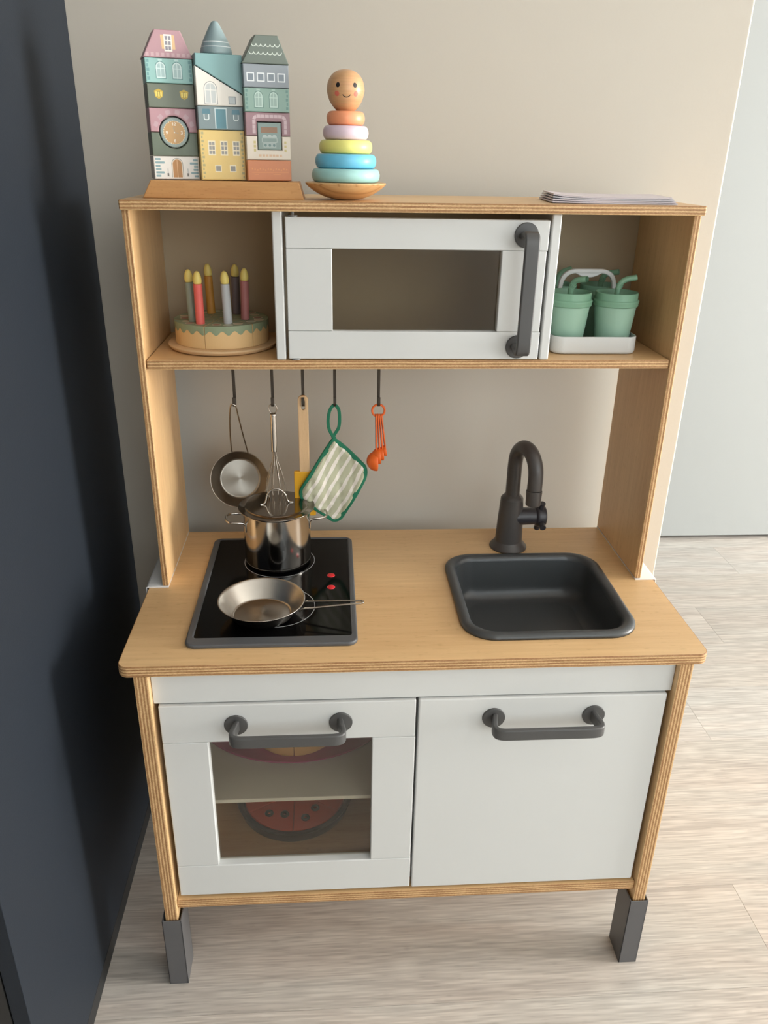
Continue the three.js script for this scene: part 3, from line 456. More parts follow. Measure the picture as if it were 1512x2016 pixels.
// ------------------------------------------------------------ ring stacker
{
  const x = -0.0838, z = 0.147, yb = tiltY(x, TOP);
  const rk = thing('ring_stacker_base', 'rounded wooden rocking base with peg under the coloured rings', 'ring stacker', [x, yb, z]);
  const rw = metric(flat(lathe([...smoothPts([[0, 0], [0.012, 0.0006], [0.022, 0.0024], [0.032, 0.0062], [0.0405, 0.0112], [0.0458, 0.0154], [0.048, 0.018], [0.0477, 0.0192], [0.046, 0.0196]], 40), [0, 0.0196]], 64)), 'y');
  const rockTex = rep(dataTex(256, 256, (u, v) => { const w = vnoise(u * 3, v * 2, 3, 2, 90) * 1.4, k = Math.abs(((v * 7 + w) % 1) - 0.5) * 2, n = vnoise(u * 6, v * 90, 6, 90, 91), t = Math.pow(k, 6) * 0.75 + n * 0.25; return [0, 1, 2].map(i => [222, 178, 124][i] + ([176, 126, 76][i] - [222, 178, 124][i]) * t); }), 0.14);
  part(rk, 'rocker', rw, std(0xffffff, 0.4, { map: rockTex }));
  part(rk, 'peg', new THREE.CylinderGeometry(0.006, 0.006, 0.08, 20).translate(0, 0.0555, 0), paleWood);
  const ringAt = (label, r, y0, y1, col) => {
    const h = y1 - y0, b = 0.0046, pts = [[0.0063, 0], [r - b, 0]]; for (let i = 1; i < 10; i++) { const a = -Math.PI / 2 + i / 10 * Math.PI; pts.push([r - b + b * Math.cos(a), h / 2 + h / 2 * Math.sin(a)]); } pts.push([r - b, h], [0.0063, h], [0.0063, 0]);
    solo('stacking_ring', label, 'stacking ring', [x, y0, z], lathe(pts, 64), std(col, 0.38), 'rings on the stacker');
  };
  ringAt('pale aqua ring, the widest and lowest on the stacker', 0.0404, yb + 0.0198, yb + 0.0345, 0xa3d2ce);
  ringAt('sky blue ring, second from the bottom of the stacker', 0.036, yb + 0.0347, yb + 0.0502, 0x6cbede);
  ringAt('lemon yellow ring in the middle of the stacker', 0.0312, yb + 0.0504, yb + 0.065, 0xe6e283);
  ringAt('pale lilac pink ring below the coral ring', 0.0266, yb + 0.0652, yb + 0.0801, 0xdec8d4);
  ringAt('small coral orange ring directly under the smiling head', 0.0222, yb + 0.0803, yb + 0.0952, 0xf29d72);
  const hp = smoothPts([[0.46, 0], [0.67, 0.1], [0.87, 0.25], [0.985, 0.43], [1, 0.55], [0.925, 0.72], [0.75, 0.86], [0.48, 0.955], [0.2, 0.993], [0, 1]].map(([a, b]) => [a * 0.0215, b * 0.0425]), 60);
  const hg = lathe([[0, 0], ...hp], 64), hp2 = hg.attributes.position, huv = new Float32Array(hp2.count * 2);
  for (let i = 0; i < hp2.count; i++) { huv[2 * i] = hg.attributes.uv.getX(i); huv[2 * i + 1] = hp2.getY(i) / 0.0425; }
  hg.setAttribute('uv', new THREE.BufferAttribute(huv, 2)); hg.rotateY(Math.PI + 0.03);
  const face = canvasTex(360, 100, 5, (c) => {   // degrees round, per cent of height
    c.fillStyle = '#cf9f72'; c.fillRect(0, 0, 360, 100); const r = rng(3); for (let i = 0; i < 420; i++) { c.fillStyle = `rgba(${150 + r() * 60},${105 + r() * 45},${65 + r() * 40},0.09)`; c.fillRect(r() * 360, r() * 100, 30 + r() * 90, 0.4 + r() * 1.2); }
    for (const s of [-1, 1]) { c.fillStyle = '#1d1716'; c.beginPath(); c.ellipse(180 + s * 27, 40, 6.4, 6, 0, 0, 7); c.fill(); c.fillStyle = '#d9705c'; c.beginPath(); c.ellipse(180 + s * 31, 60.5, 8, 6.3, 0, 0, 7); c.fill(); }
    c.strokeStyle = '#241a18'; c.lineWidth = 2.2; c.lineCap = 'round'; c.beginPath(); c.ellipse(180, 61.5, 12, 7, 0, 0.25, Math.PI - 0.25); c.stroke();
  });
  solo('stacker_head', 'round wooden head with smiling painted face and pink cheeks', 'ring stacker head', [x, yb + 0.0954, z], hg, std(0xffffff, 0.36, { map: face, clearcoat: 0.25, clearcoatRoughness: 0.25 }));
}
// ------------------------------------------------------------ booklets
{
  const page = std(0xdcd6dc, 0.55), cols = [0xb9b2bd, 0xc9c2cc, 0xaab2bd, 0xd8cfd6];
  const lab = ['bottom booklet of the small flat stack on the right end of the top board', 'second booklet from the bottom of the flat stack on the top board', 'bluish booklet third from the bottom of the flat stack', 'uppermost pale booklet of the flat stack on the top board'];
  let y = tiltY(0.24, TOP) + 0.0004;
  for (let i = 0; i < 4; i++) {
    const w = 0.149 - i * 0.003, d = 0.104, h = 0.0017, N = 24, curl = u => (0.0006 * i + 0.0002) * Math.pow(Math.abs(u), 3) * (u < 0 ? 1.5 : 0.5);
    const sheet = (yo, t, inset) => { const rings = []; for (let k = 0; k <= N; k++) { const u = k / N * 2 - 1, X = u * (w / 2 - inset), Y = yo + curl(u); rings.push([V(X, Y, -d / 2 + inset), V(X, Y, d / 2 - inset), V(X, Y + t, d / 2 - inset), V(X, Y + t, -d / 2 + inset)]); } const g = flat(skin(rings)); g.deleteAttribute('normal'); g.computeVertexNormals(); return g; };
    const b = thing('booklet', lab[i], 'booklet', [0.2405 - i * 0.0006, y, 0.1285], 'booklets on the top board');
    b.rotation.y = -0.09 - i * 0.012;
    part(b, 'cover', mergeGeometries([sheet(0, 0.0003, 0), sheet(h - 0.0003, 0.0003, 0)]), std(cols[i], 0.4));
    part(b, 'pages', sheet(0.0003, h - 0.0006, 0.0003), page);
    y += h + 0.00015;
  }
}
// ------------------------------------------------------------ cake in the left compartment
{
  const cx = -0.2475, cz = 0.0985, py = tiltY(cx, SH) + 0.0004;
  const plateG = metric(flat(lathe([[0, 0], [0.0655, 0], [0.069, 0.001], [0.0715, 0.0045], [0.0712, 0.0058], [0.069, 0.007], [0, 0.007]], 72)), 'x');
  solo('cake_plate', 'round pale wooden plate under the play cake', 'cake plate', [cx, py, cz], plateG, paleWood);
  const y0 = py + 0.0071, Rk = 0.0603, H = 0.0285, cream = std(0xe0bb85, 0.55);
  const topTex = canvasTex(124, 124, 5, (c) => {
    c.fillStyle = '#8d9b7e'; c.fillRect(0, 0, 124, 124); const cs = ['#c9b9a0', '#a5766b', '#b9c3ae'];
    for (let k = 0; k < 6; k++) for (let j = 0; j < 3; j++) { const a = (k * 60 - 44 + (j - 1) * 17) * Math.PI / 180, r = j === 1 ? 50 : 46, x = 62 + r * Math.sin(a), y = 62 + r * Math.cos(a); c.strokeStyle = '#d9cdb6'; c.lineWidth = 1.4; c.fillStyle = cs[(j + k) % 3]; c.beginPath(); c.arc(x, y, 5.6, 0, 7); c.fill(); c.stroke(); }
    for (let k = 0; k < 6; k++) { const a = (k * 60 - 44) * Math.PI / 180; c.strokeStyle = '#cbb59a'; c.lineWidth = 1; c.beginPath(); c.arc(62 + 22 * Math.sin(a), 62 + 22 * Math.cos(a), 8, 0, 7); c.stroke(); }
  });
  const frost = std(0xffffff, 0.5, { map: topTex });
  const place = ['front left', 'front right', 'right side', 'back right', 'back left', 'left side'];
  const slabel = ['cream slice with green icing at the front left, beside the front cut', 'widest cream slice with green icing at the front right of the cake', 'cream slice with green icing on the right, next to the microwave', 'cream slice with green icing at the back right, behind the candles', 'cream slice with green icing at the back left, against the panel', 'cream slice with green icing on the left, next to the wooden upright'];
  const order = [0, 1, 2, 3, 4, 5];
  for (const k of order) {
    const a0 = (-74 + k * 60) * Math.PI / 180, a1 = a0 + Math.PI / 3, gp = 0.0004, am = (a0 + a1) / 2, off = V(Math.sin(am) * gp * 1.6, 0, Math.cos(am) * gp * 1.6);
    const s = new THREE.Shape(); s.moveTo(0, 0); const N = 20; for (let i = 0; i <= N; i++) { const a = a0 + (a1 - a0) * i / N; s.lineTo(Rk * Math.sin(a) + 0, -Rk * Math.cos(a)); } s.closePath();
    const body = extrude(s, H, 0.0006, 6, 2).rotateX(-Math.PI / 2).translate(off.x, 0, off.z);
    const t = thing('cake_slice', slabel[k], 'cake slice', [cx, y0, cz], 'slices of the play cake');
    part(t, 'sponge', body, cream);
    const pos = [], uv = [], idx = [], M = 48, Ro = Rk + 0.0004, yt = H + 0.0003, g0 = 0.007;
    for (let i = 0; i <= M; i++) {   // side band with a dripping edge, then the top
      const a = a0 + g0 + (a1 - a0 - 2 * g0) * i / M, d = 0.0088 + 0.0026 * Math.cos(i / M * Math.PI * 2 * 4 + 0.6), X = Math.sin(a), Z = Math.cos(a);
      for (const [r, y] of [[Ro, yt - d], [Ro, yt], [0.0012, yt], [Rk - 0.0006, yt - d]]) { pos.push(X * r + off.x, y, Z * r + off.z); uv.push(y === yt && r < Ro ? 0.5 + X * r / 0.124 : y === yt ? 0.5 + X * r * 0.985 / 0.124 : 0.01, y === yt ? 0.5 - Z * r * 0.985 / 0.124 : 0.01); }
    }
    const q = new Float32Array(pos), base = pos.length / 3;
    for (let i = 0; i <= M; i++) { pos.push(q[(i * 4 + 1) * 3], yt, q[(i * 4 + 1) * 3 + 2]); uv.push(0.01, 0.01); }
    for (let i = 0; i < M; i++) { const b = i * 4, n = b + 4; idx.push(b, n, base + i + 1, b, base + i + 1, base + i, b + 1, n + 1, b + 2, n + 1, n + 2, b + 2, b + 3, n, b, b + 3, n + 3, n); }
    const fg = new THREE.BufferGeometry(); fg.setAttribute('position', new THREE.Float32BufferAttribute(pos, 3)); fg.setAttribute('uv', new THREE.Float32BufferAttribute(uv, 2)); fg.setIndex(idx); fg.computeVertexNormals();
    part(t, 'icing', fg, frost);
  }
  const wax = lathe([[0, 0], [0.0054, 0], [0.0056, 0.0004], [0.0054, 0.0485], [0.005, 0.0492], [0, 0.0494]], 28), fl = lathe(smoothPts([[0.0012, 0.0488], [0.0043, 0.0492], [0.0054, 0.0535], [0.0046, 0.0592], [0.0026, 0.0635], [0, 0.0649]], 24), 28), yel = std(0xdfca72, 0.45);
  const tY = y0 + H + 0.0004;
  let proto;
  [[-0.2807, 0.1235, 0x8b9384, 'grey green toy candle, leftmost on the cake'], [-0.269, 0.14, 0xe0655c, 'coral red toy candle at the front of the cake'], [-0.265, 0.066, 0xb98334, 'mustard brown toy candle at the back of the cake'], [-0.2345, 0.137, 0xb4b6b8, 'light grey toy candle at the front of the cake'], [-0.2307, 0.069, 0x6f6468, 'dark grey toy candle at the back, half hidden'], [-0.2155, 0.1085, 0xa86b68, 'dusty pink toy candle, rightmost on the cake']].forEach(([x, z, col, label], i) => {
    let c;
    if (!i) { c = proto = thing('toy_candle', label, 'toy candle', [x, tY, z], 'candles on the play cake'); part(c, 'candle_stick', wax, std(col, 0.5)); part(c, 'flame_tip', fl, yel, 'yellow wooden flame'); }
    else { c = copyOf(proto, [x, tY, z], label, 'toy_candle'); c.children[0].material = std(col, 0.5); }
    c.rotation.z = [0.03, 0.0, 0.02, 0.02, -0.01, -0.03][i];
  });
}
// ------------------------------------------------------------ cups in the right compartment
{
  const tx = 0.2425, tz = 0.0895, ty = tiltY(tx, SH) + 0.0004, hw = 0.0568, hd = 0.0675;
  const t = thing('cup_carrier', 'white plastic carrier tray with arched carrying handle holding green cups', 'cup carrier', [tx, ty, tz]);
  const rr = (a, b, r, y) => rectRing(a, b, r, y);
  part(t, 'tray', skin([rr(hw - 0.0035, hd - 0.0035, 0.012, 0), rr(hw - 0.001, hd - 0.001, 0.014, 0.001), rr(hw, hd, 0.015, 0.004), rr(hw, hd, 0.015, 0.0222), rr(hw - 0.0006, hd - 0.0006, 0.0145, 0.0228), rr(hw - 0.0014, hd - 0.0014, 0.0135, 0.0222), rr(hw - 0.0016, hd - 0.0016, 0.0135, 0.0035), rr(hw - 0.004, hd - 0.004, 0.011, 0.002)], true, true), white);
  const hpth = curvePts([[-0.037, 0.002, 0], [-0.037, 0.03, 0], [-0.0372, 0.06, 0], [-0.0365, 0.08, 0], [-0.032, 0.091, 0], [-0.0225, 0.0965, 0], [-0.01, 0.0972, 0], [0.01, 0.0972, 0], [0.0225, 0.0965, 0], [0.032, 0.091, 0], [0.0365, 0.08, 0], [0.0372, 0.06, 0], [0.037, 0.03, 0], [0.037, 0.002, 0]], 80);
  const grip = new THREE.Shape(); grip.moveTo(-0.02, 0.0965); grip.quadraticCurveTo(-0.012, 0.0895, 0, 0.0888); grip.quadraticCurveTo(0.012, 0.0895, 0.02, 0.0965); grip.closePath();
  part(t, 'handle', merge(sweep(hpth, [0, 0, 1], 0.0031, 0.003, 0.0016), extrude(grip, 0.005, 0.001).translate(0, 0, -0.0025), bx(0.034, 0.041, 0.066, 0.072, -0.0032, 0.0032, 0.001)), white);
  const cupM = std(0x98bca8, 0.5), lidM = std(0x7aa58b, 0.45), strawM = std(0x7ca68a, 0.45);
  const body = lathe([[0, 0], [0.0205, 0], [0.0212, 0.0008], [0.0273, 0.058], [0.0266, 0.058], [0.0202, 0.002], [0, 0.002]], 48);
  const lid = lathe([[0.0268, 0.0555], [0.0289, 0.0562], [0.0292, 0.0578], [0.0289, 0.0592], [0.0296, 0.0612], [0.0297, 0.063], [0.0288, 0.0642], [0.0276, 0.0645], [0.0277, 0.0725], [0.0272, 0.0735], [0.0262, 0.0732], [0.0259, 0.0668], [0.0235, 0.0655], [0, 0.0655]], 56);
  const straw = merge(tube([[0, 0.064, 0], [0.0005, 0.073, 0], [0.0018, 0.081, 0], [0.0055, 0.0865, 0], [0.0115, 0.0892, 0], [0.018, 0.0905, 0], [0.0235, 0.0915, 0]], 0.0038, 40, false, 14), ...[0.0775, 0.0795, 0.0813, 0.0829].map((y, i) => new THREE.TorusGeometry(0.0036, 0.0006, 6, 20).rotateX(Math.PI / 2 + 0.0).rotateZ(-0.25 * i - 0.1).translate(0.0011 + i * 0.0009, y, 0)));
  let p0;
  [[0.2735, 0.1225, 0, 'green play cup with bent straw, front right in carrier'], [0.2108, 0.1225, 0.9, 'green play cup half hidden by the microwave, front left in carrier'], [0.2722, 0.0552, 0.6, 'shaded green play cup behind the front right cup'], [0.2108, 0.0537, -0.5, 'green play cup at the back left, mostly hidden behind the carrier handle']].forEach(([x, z, a, label], i) => {
    const b = [x, ty + 0.0022, z]; let c;
    if (!i) { c = p0 = thing('play_cup', label, 'play cup', b, 'green play cups in the carrier'); part(c, 'cup_body', body, cupM); part(c, 'lid', lid, lidM, 'darker green lid'); part(c, 'straw', straw, strawM, 'ribbed bent straw'); }
    else c = copyOf(p0, b, label, 'play_cup');
    c.rotation.y = -a;
  });
}
// ------------------------------------------------------------ hooks and what hangs from them
{
  const HZ = 0.09, RAIL = 0.8475;
  const hp = curvePts([[0, -0.0055, -0.0042], [0, -0.0005, -0.0052], [0, 0.004, -0.0025], [0, 0.0048, 0.0015], [0, 0.0025, 0.0045], [0, -0.004, 0.0046], [0, -0.02, 0.002], [0, -0.045, 0.0005], [0, -0.058, 0.0008], [0, -0.0628, 0.0035], [0, -0.0632, 0.0085], [0, -0.059, 0.0112], [0, -0.0505, 0.0115]], 70);
  const geo = sweep(hp, [1, 0, 0], 0.0021, 0.001, 0.0005);
  let h0;
  [[-0.2378, 'dark metal hook carrying the hanging pan, leftmost under the shelf', 0.03], [-0.1852, 'dark metal hook carrying the wire whisk', 0.015], [-0.1431, 'dark metal hook through the slot of the wooden spatula handle', 0], [-0.0988, 'dark metal hook carrying the striped pot holder', 0.008], [-0.0375, 'dark metal hook carrying the orange measuring spoons', -0.01]].forEach(([x, label, r], i) => {
    if (!i) h0 = solo('hook', label, 'hook', [x, RAIL, HZ], geo, hookMat, 'hooks under the shelf'); else copyOf(h0, [x, RAIL, HZ], label, 'hook');
  });
  const yb = RAIL - 0.0618;   // where things rest in the hooks
  // hanging pan: opening faces the room
  {
    const c = [-0.2425, 0.6575, 0.055], t = thing('saucepan', 'small steel pan hanging by its wire handle at the left', 'toy pan', c);
    const pf = [[0, -0.0225], [0.0282, -0.0225], [0.0305, -0.0215], [0.0325, -0.0195], [0.041, 0.0], [0.0424, 0.0018], [0.0428, 0.0026], [0.0424, 0.003], [0.0413, 0.0022], [0.0404, 0.0008], [0.0317, -0.0186], [0.0298, -0.0205], [0.0278, -0.0213], [0, -0.0213]];
    const bg = lathe(pf, 96), p = bg.attributes.position;
    for (let i = 0; i < p.count; i++) { const X = p.getX(i), Y = p.getY(i), Z = p.getZ(i), r = Math.hypot(X, Z); if (r > 0.034) { const a = Math.atan2(-Z, X) - 0.12, k = Math.exp(-a * a / 0.018) * (r - 0.034) / 0.008 * 0.0032; p.setXYZ(i, X * (1 + k / r), Y + k * 0.3, Z * (1 + k / r)); } }
    bg.computeVertexNormals(); bg.rotateX(Math.PI / 2).rotateX(-0.3).rotateY(0.08);
    part(t, 'bowl', bg, std(0xa09a91, 0.3, { metalness: 1, anisotropy: 0.9 }));
    part(t, 'handle', tube([[-0.0092, 0.0365, -0.014], [-0.0095, 0.044, -0.006], [-0.0075, 0.075, 0.014], [-0.0035, 0.11, 0.036], [-0.0005, 0.1265, 0.0455], [0.0025, 0.1305, 0.0475], [0.0068, 0.1265, 0.0455], [0.0082, 0.11, 0.036], [0.0108, 0.075, 0.014], [0.0135, 0.044, -0.006], [0.0138, 0.0358, -0.014]], 0.0011, 80, false, 8), wire);
  }
  // whisk
  {
    const t = thing('whisk', 'small steel wire whisk hanging second from the left', 'whisk', [-0.1854, 0.7162, 0.0955]);
    part(t, 'ring', new THREE.TorusGeometry(0.0056, 0.0006, 8, 36).scale(1, 1.25, 1).translate(0, 0.0632, 0), wire);
    part(t, 'handle', lathe([[0, 0], [0.0043, 0], [0.0047, 0.0008], [0.0044, 0.026], [0.0044, 0.053], [0.0046, 0.0555], [0.0036, 0.0563], [0.0034, 0.055], [0, 0.055]], 28), steelPol);
    for (let k = 0; k < 4; k++) { const w = [0.0142, 0.012, 0.0132, 0.0125][k], a = k * Math.PI / 4 + 0.2, pts = [[-0.002, 0.004], [-0.0035, -0.012], [-w * 0.72, -0.034], [-w, -0.052], [-w * 0.88, -0.068], [-w * 0.42, -0.078], [0, -0.0805 - k * 0.0006], [w * 0.42, -0.078], [w * 0.88, -0.068], [w, -0.052], [w * 0.72, -0.034], [0.0035, -0.012], [0.002, 0.004]]; part(t, 'wire_loop', tube(pts.map(([d, y]) => [d * Math.cos(a), y, d * Math.sin(a)]), 0.00055, 70, false, 6), wire); }
  }
  // spatula
  {
    const t = thing('spatula', 'toy spatula with flat wooden handle and yellow blade', 'spatula', [-0.1433, 0.686, 0.0955]);
    const s = rrShape(-0.0072, 0.0072, -0.012, 0.1125, [0.001, 0.001, 0.0066, 0.0066]); s.holes.push(rrShape(-0.0026, 0.0026, 0.092, 0.1065, 0.0025));
    const g = extrude(s, 0.0048, 0.0009).translate(0, 0, -0.0024); metric(g, 'y'); g.deleteAttribute('normal'); g.computeVertexNormals();
    part(t, 'handle', g, paleWood);
    part(t, 'blade', extrude(rrShape(-0.0153, 0.0153, -0.07, 0.0, [0.009, 0.002, 0.002, 0.002]), 0.0068, 0.0015).translate(0, 0, -0.0034), std(0xe3a921, 0.45), 'yellow blade');
  }
  // pot holder
  {
    const t = thing('pot_holder', 'square quilted pot holder with pale green stripes and green edging', 'pot holder', [-0.101, 0.739, 0.0985]);
    const cn = [[-0.0525, -0.0885], [0.0, -0.004], [0.0495, -0.0515], [0.0045, -0.1385]];   // left, top, right, bottom
    const P = (u, v, z) => { const e = (i) => (1 - u) * (1 - v) * cn[0][i] + (1 - u) * v * cn[1][i] + u * v * cn[2][i] + u * (1 - v) * cn[3][i]; return V(e(0), e(1), z); };
    const N = 36, rc = 0.16, map = (a, b) => {   // rounded corners, the top one (u 0, v 1) stays sharp
      const x = a * 2 - 1, y = b * 2 - 1, m = Math.max(Math.abs(x), Math.abs(y)); if (m < 1e-6) return [0.5, 0.5];
      if (x < 0 && y > 0) return [a, b];
      const ux = Math.abs(x) / m, uy = Math.abs(y) / m, r = rc * 2, k = 1 - r; let s = 1;
      if (ux > k && uy > k) { const A = ux * ux + uy * uy, B = -2 * k * (ux + uy), C = 2 * k * k - r * r; s = (-B + Math.sqrt(Math.max(0, B * B - 4 * A * C))) / (2 * A); }
      return [0.5 + x * s / 2, 0.5 + y * s / 2];
    };
    const wave = (u, v) => 0.0038 * Math.sin(u * 5 + v * 3) + 0.003 * Math.sin(v * 6.5 - u * 2);
    const quilt = (u, v) => { const a = Math.abs(((u + v) * 2.6 % 1) - 0.5) * 2, b = Math.abs((((u - v) * 2.6 + 4) % 1) - 0.5) * 2; return 0.0026 * (1 - Math.pow(Math.max(a, b), 2.5)); };
    const pos = [], uv = [], idx = [];
    for (const side of [1, -1]) for (let i = 0; i <= N; i++) for (let j = 0; j <= N; j++) { const [u, v] = map(i / N, j / N), e = Math.min(i, j, N - i, N - j) === 0 ? 0 : 1, q = P(u, v, wave(u, v) + side * (0.0012 + e * (0.0008 + quilt(u, v)))); pos.push(q.x, q.y, q.z); uv.push(u, v); }
    const S = (N + 1) * (N + 1);
    for (let i = 0; i < N; i++) for (let j = 0; j < N; j++) { const a = i * (N + 1) + j, b = a + N + 1; idx.push(a, b, b + 1, a, b + 1, a + 1); idx.push(S + a, S + b + 1, S + b, S + a, S + a + 1, S + b + 1); }
    const g = new THREE.BufferGeometry(); g.setAttribute('position', new THREE.Float32BufferAttribute(pos, 3)); g.setAttribute('uv', new THREE.Float32BufferAttribute(uv, 2)); g.setIndex(idx); g.computeVertexNormals();
    const stripes = canvasTex(100, 100, 5, (c) => {
      c.fillStyle = '#c0c2a8'; c.fillRect(0, 0, 100, 100); c.fillStyle = '#f1ece4';
      for (let i = 0; i < 6; i++) { c.beginPath(); for (let k = 0; k <= 30; k++) c.lineTo(10.5 + i * 18.2 + 0.5 * Math.sin(k * 0.75 + i) + 1.8 * Math.sin(k * 0.16 + i * 1.4), 100 - k * 100 / 30); for (let k = 30; k >= 0; k--) c.lineTo(17.2 + i * 18.2 + 0.6 * Math.sin(k * 0.62 + i * 1.3) + 1.3 * Math.sin(k * 0.16 + i * 1.4), 100 - k * 100 / 30); c.fill(); }
    });
    part(t, 'cloth', g, std(0xffffff, 0.85, { map: stripes, sheen: 0.2 }));
    const green = std(0x1f7558, 0.8), edge = [];
    const M = 26; for (const [a, b, c, d] of [[0, 1, 1, 0], [1, 1, 0, -1], [1, 0, -1, 0], [0, 0, 0, 1]]) for (let k = 0; k < M; k++) { const [u, v] = map(a + c * k / M, b + d * k / M); edge.push(P(u, v, wave(u, v))); }
    part(t, 'binding', sweep(edge, [0, 0, 1], 0.0023, 0.0036, 0.0019, true), green, 'green fabric edging');
    const lp = curvePts([[0.002, -0.002, 0.002], [-0.0035, 0.0055, 0.002], [-0.0068, 0.014, 0.001], [-0.0074, 0.026, 0.001], [-0.0048, 0.039, 0.0], [0.0012, 0.0462, -0.0005], [0.0072, 0.0405, 0.0], [0.0086, 0.0275, 0.001], [0.0074, 0.014, 0.0005], [0.003, 0.0055, -0.001], [-0.002, -0.002, -0.001]], 70);
    part(t, 'loop', sweep(lp, [0, 0, 1], 0.0009, 0.0023, 0.0007), green, 'green hanging loop');
  }
  // measuring spoons on a ring
  {
    const org = std(0xf4702c, 0.42), c = [-0.0378, 0.7772, 0.0985];
    solo('spoon_ring', 'orange plastic ring holding the measuring spoons on the hook', 'ring', c, new THREE.TorusGeometry(0.0088, 0.0015, 10, 40), org);
    const lab = ['largest orange measuring spoon, leftmost on the ring', 'second largest orange measuring spoon on the ring', 'second smallest orange measuring spoon on the ring', 'smallest orange measuring spoon, rightmost on the ring'];
    for (let k = 0; k < 4; k++) {
      const R = [0.0146, 0.012, 0.0098, 0.008][k], Ln = [0.0655, 0.0575, 0.0545, 0.05][k];
      const t = thing('measuring_spoon', lab[k], 'measuring spoon', [c[0] - 0.0032 + k * 0.0026, c[1] - 0.0088, c[2] + 0.001], 'orange measuring spoons');
      const st = rrShape(-0.0042, 0.0042, -Ln + R * 0.7, 0.0045, [0.001, 0.001, 0.004, 0.004]); st.holes.push(new THREE.Path().absarc(0, 0.0, 0.0017, 0, 7));
      part(t, 'handle', extrude(st, 0.0017, 0.0004).rotateY(Math.PI / 2).translate(-0.0009, 0, 0), org);
      const bp = []; for (let i = 0; i <= 12; i++) { const a = i / 12 * Math.PI / 2; bp.push([R * Math.sin(a), -R * Math.cos(a)]); } for (let i = 12; i >= 0; i--) { const a = i / 12 * Math.PI / 2; bp.push([(R - 0.0009) * Math.sin(a), -(R - 0.0009) * Math.cos(a)]); }
      part(t, 'bowl', lathe(bp, 36).rotateZ(-Math.PI / 2).translate(0.0004, -Ln - 0.001, 0), org);
      t.rotation.set(0, 0.1, 0.02 + k * 0.036);
    }
  }
}
// ------------------------------------------------------------ pot and frying pan on the hob
{
  const hy = YW + 0.0044, c = [-0.184, hy, 0.119];
  const p = thing('toy_pot', 'tall polished steel pot on the rear burner', 'toy pot', c);
  part(p, 'pot_body', lathe([[0, 0], [0.0425, 0], [0.046, 0.0015], [0.0478, 0.0045], [0.0482, 0.009], [0.0482, 0.082], [0.0488, 0.0845], [0.0502, 0.0852], [0.0498, 0.086], [0.0475, 0.0855], [0.0472, 0.082], [0.0472, 0.006], [0, 0.003]], 96), std(0xc6c2bc, 0.15, { metalness: 1, anisotropy: 0.65 }));
  for (const s of [-1, 1]) part(p, 'handle', tube([[0.0455, 0.056, -0.0165], [0.0462, 0.0665, -0.0165], [0.0495, 0.0702, -0.0168], [0.06, 0.0712, -0.0168], [0.068, 0.0717, -0.0145], [0.0718, 0.072, -0.008], [0.0725, 0.072, 0], [0.0718, 0.072, 0.008], [0.068, 0.0717, 0.0145], [0.06, 0.0712, 0.0168], [0.0495, 0.0702, 0.0168], [0.0462, 0.0665, 0.0165], [0.0455, 0.056, 0.0165]], 0.0016, 80, false, 10).rotateY((s < 0 ? Math.PI : 0) + 0.12), steelPol);
  const l = thing('pot_cover', 'flat steel lid with looped wire grip on the pot', 'pot lid', [c[0], hy + 0.0862, c[2]]);
  part(l, 'lid_disc', lathe([[0, 0.0012], [0.044, 0.0012], [0.0452, 0], [0.0535, 0], [0.0546, 0.0004], [0.0548, 0.0012], [0.054, 0.0018], [0.0465, 0.0012], [0.0452, 0.0034], [0.0435, 0.004], [0, 0.0048]], 96), std(0x8d867e, 0.13, { metalness: 1 }));
  part(l, 'grip', tube([[-0.0225, 0.0048, 0.0045], [-0.0185, 0.0054, 0.0035], [-0.0152, 0.0085, 0.0025], [-0.0125, 0.0185, 0.001], [-0.0065, 0.0255, 0], [0.0005, 0.0275, 0], [0.0075, 0.0252, 0], [0.0132, 0.018, -0.001], [0.0158, 0.0085, -0.0025], [0.019, 0.0054, -0.0035], [0.0235, 0.0048, -0.0045]], 0.0013, 80, false, 10), steelPol);
  const f = thing('frying_pan', 'small steel frying pan with wire handle on the front burner', 'toy pan', [-0.1965, hy, 0.2735]);
  part(f, 'pan_body', lathe([[0, 0], [0.035, 0], [0.0378, 0.0008], [0.0395, 0.0025], [0.0535, 0.021], [0.0556, 0.0228], [0.0562, 0.0236], [0.0558, 0.0242], [0.0545, 0.0236], [0.0526, 0.0216], [0.0386, 0.0034], [0.0372, 0.0019], [0.035, 0.0012], [0, 0.0012]], 96), steelBr);
  part(f, 'handle', tube([[0.05, 0.0125, 0.009], [0.0545, 0.0165, 0.009], [0.066, 0.018, 0.0085], [0.095, 0.0215, 0.006], [0.128, 0.025, 0.0032], [0.1315, 0.0253, 0], [0.128, 0.025, -0.0032], [0.095, 0.0215, -0.006], [0.066, 0.018, -0.0085], [0.0545, 0.0165, -0.009], [0.05, 0.0125, -0.009]], 0.0013, 90, false, 10).rotateY(-0.12), wire);
}
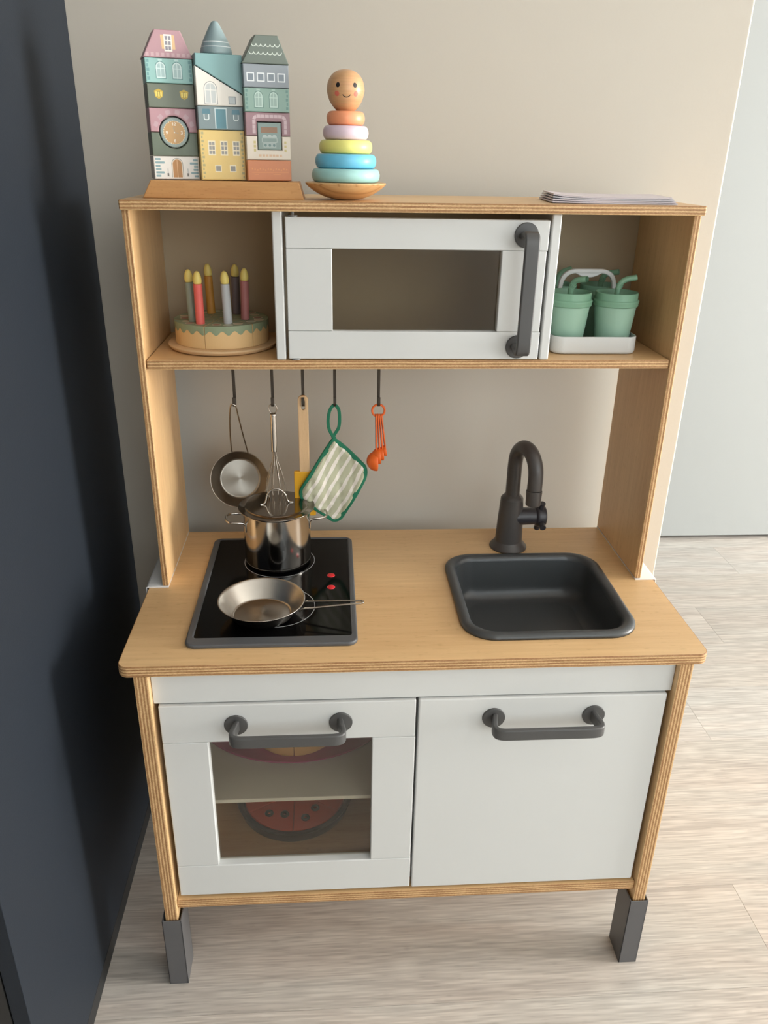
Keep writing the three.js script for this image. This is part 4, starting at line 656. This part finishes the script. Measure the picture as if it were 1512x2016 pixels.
// ------------------------------------------------------------ play food behind the oven window
{
  const cx = -0.168, cz = 0.196, y = 0.1604;
  solo('pizza_pan', 'dark round baking pan on the oven floor', 'baking pan', [cx, y, cz], lathe([[0, 0], [0.082, 0], [0.0855, 0.0015], [0.0905, 0.0185], [0.0912, 0.0198], [0.0895, 0.0202], [0.0815, 0.018], [0.0795, 0.003], [0, 0.002]], 80), std(0x25282c, 0.5));
  const red = std(0xe24e2e, 0.5), dark = std(0x2c2a2c, 0.5), R = 0.0775;
  const lab = ['red pizza slice with dark olive, left of the front cut', 'red pizza slice with dark olives, right of the front cut', 'red pizza slice at the right side of the pan', 'red pizza slice at the back right of the pan', 'red pizza slice at the back left of the pan', 'red pizza slice at the left side of the pan'];
  for (let k = 0; k < 6; k++) {
    const a0 = (-60 + k * 60) * Math.PI / 180, a1 = a0 + Math.PI / 3, am = (a0 + a1) / 2, s = new THREE.Shape(); s.moveTo(0, 0); for (let i = 0; i <= 16; i++) { const a = a0 + (a1 - a0) * i / 16; s.lineTo(R * Math.sin(a), -R * Math.cos(a)); } s.closePath();
    const t = thing('pizza_slice', lab[k], 'pizza slice', [cx + Math.sin(am) * 0.0009, y + 0.0036, cz + Math.cos(am) * 0.0009], 'slices of the play pizza');
    part(t, 'crust', extrude(s, 0.0125, 0.0015).rotateX(-Math.PI / 2), red);
    for (const [r, d] of [[0.056, -0.2], [0.047, 0.24]]) part(t, 'olive', new THREE.TorusGeometry(0.0044, 0.0024, 8, 20).rotateX(Math.PI / 2).translate(Math.sin(am + d) * r, 0.0132, Math.cos(am + d) * r), dark, 'dark olive ring');
  }
  const sy = 0.3137;
  solo('pink_plate', 'large oval magenta pink play plate on the oven shelf', 'plate', [-0.164, sy, 0.164], lathe([[0, 0], [0.115, 0], [0.132, 0.0015], [0.147, 0.0055], [0.151, 0.0065], [0.1508, 0.0078], [0.147, 0.0075], [0.131, 0.0036], [0.115, 0.0022], [0, 0.0022]], 96).scale(1, 1, 0.84), std(0xb04a86, 0.4));
  const bread = std(0xd0a674, 0.6);
  for (const s of [-1, 1]) {
    const sh = new THREE.Shape(); sh.moveTo(s * 0.0005, -0.062); sh.absarc(s * 0.0005, 0, 0.062, -Math.PI / 2, Math.PI / 2, s < 0); sh.closePath();
    solo('play_bun_half', s < 0 ? 'left half of the round tan play bun on the pink plate' : 'right half of the round tan play bun on the pink plate', 'play food', [-0.162, sy + 0.0023, 0.212], extrude(sh, 0.03, 0.004, 24, 3).rotateX(-Math.PI / 2), bread, 'halves of the play bun');
  }
}
renderer.render(scene, camera);
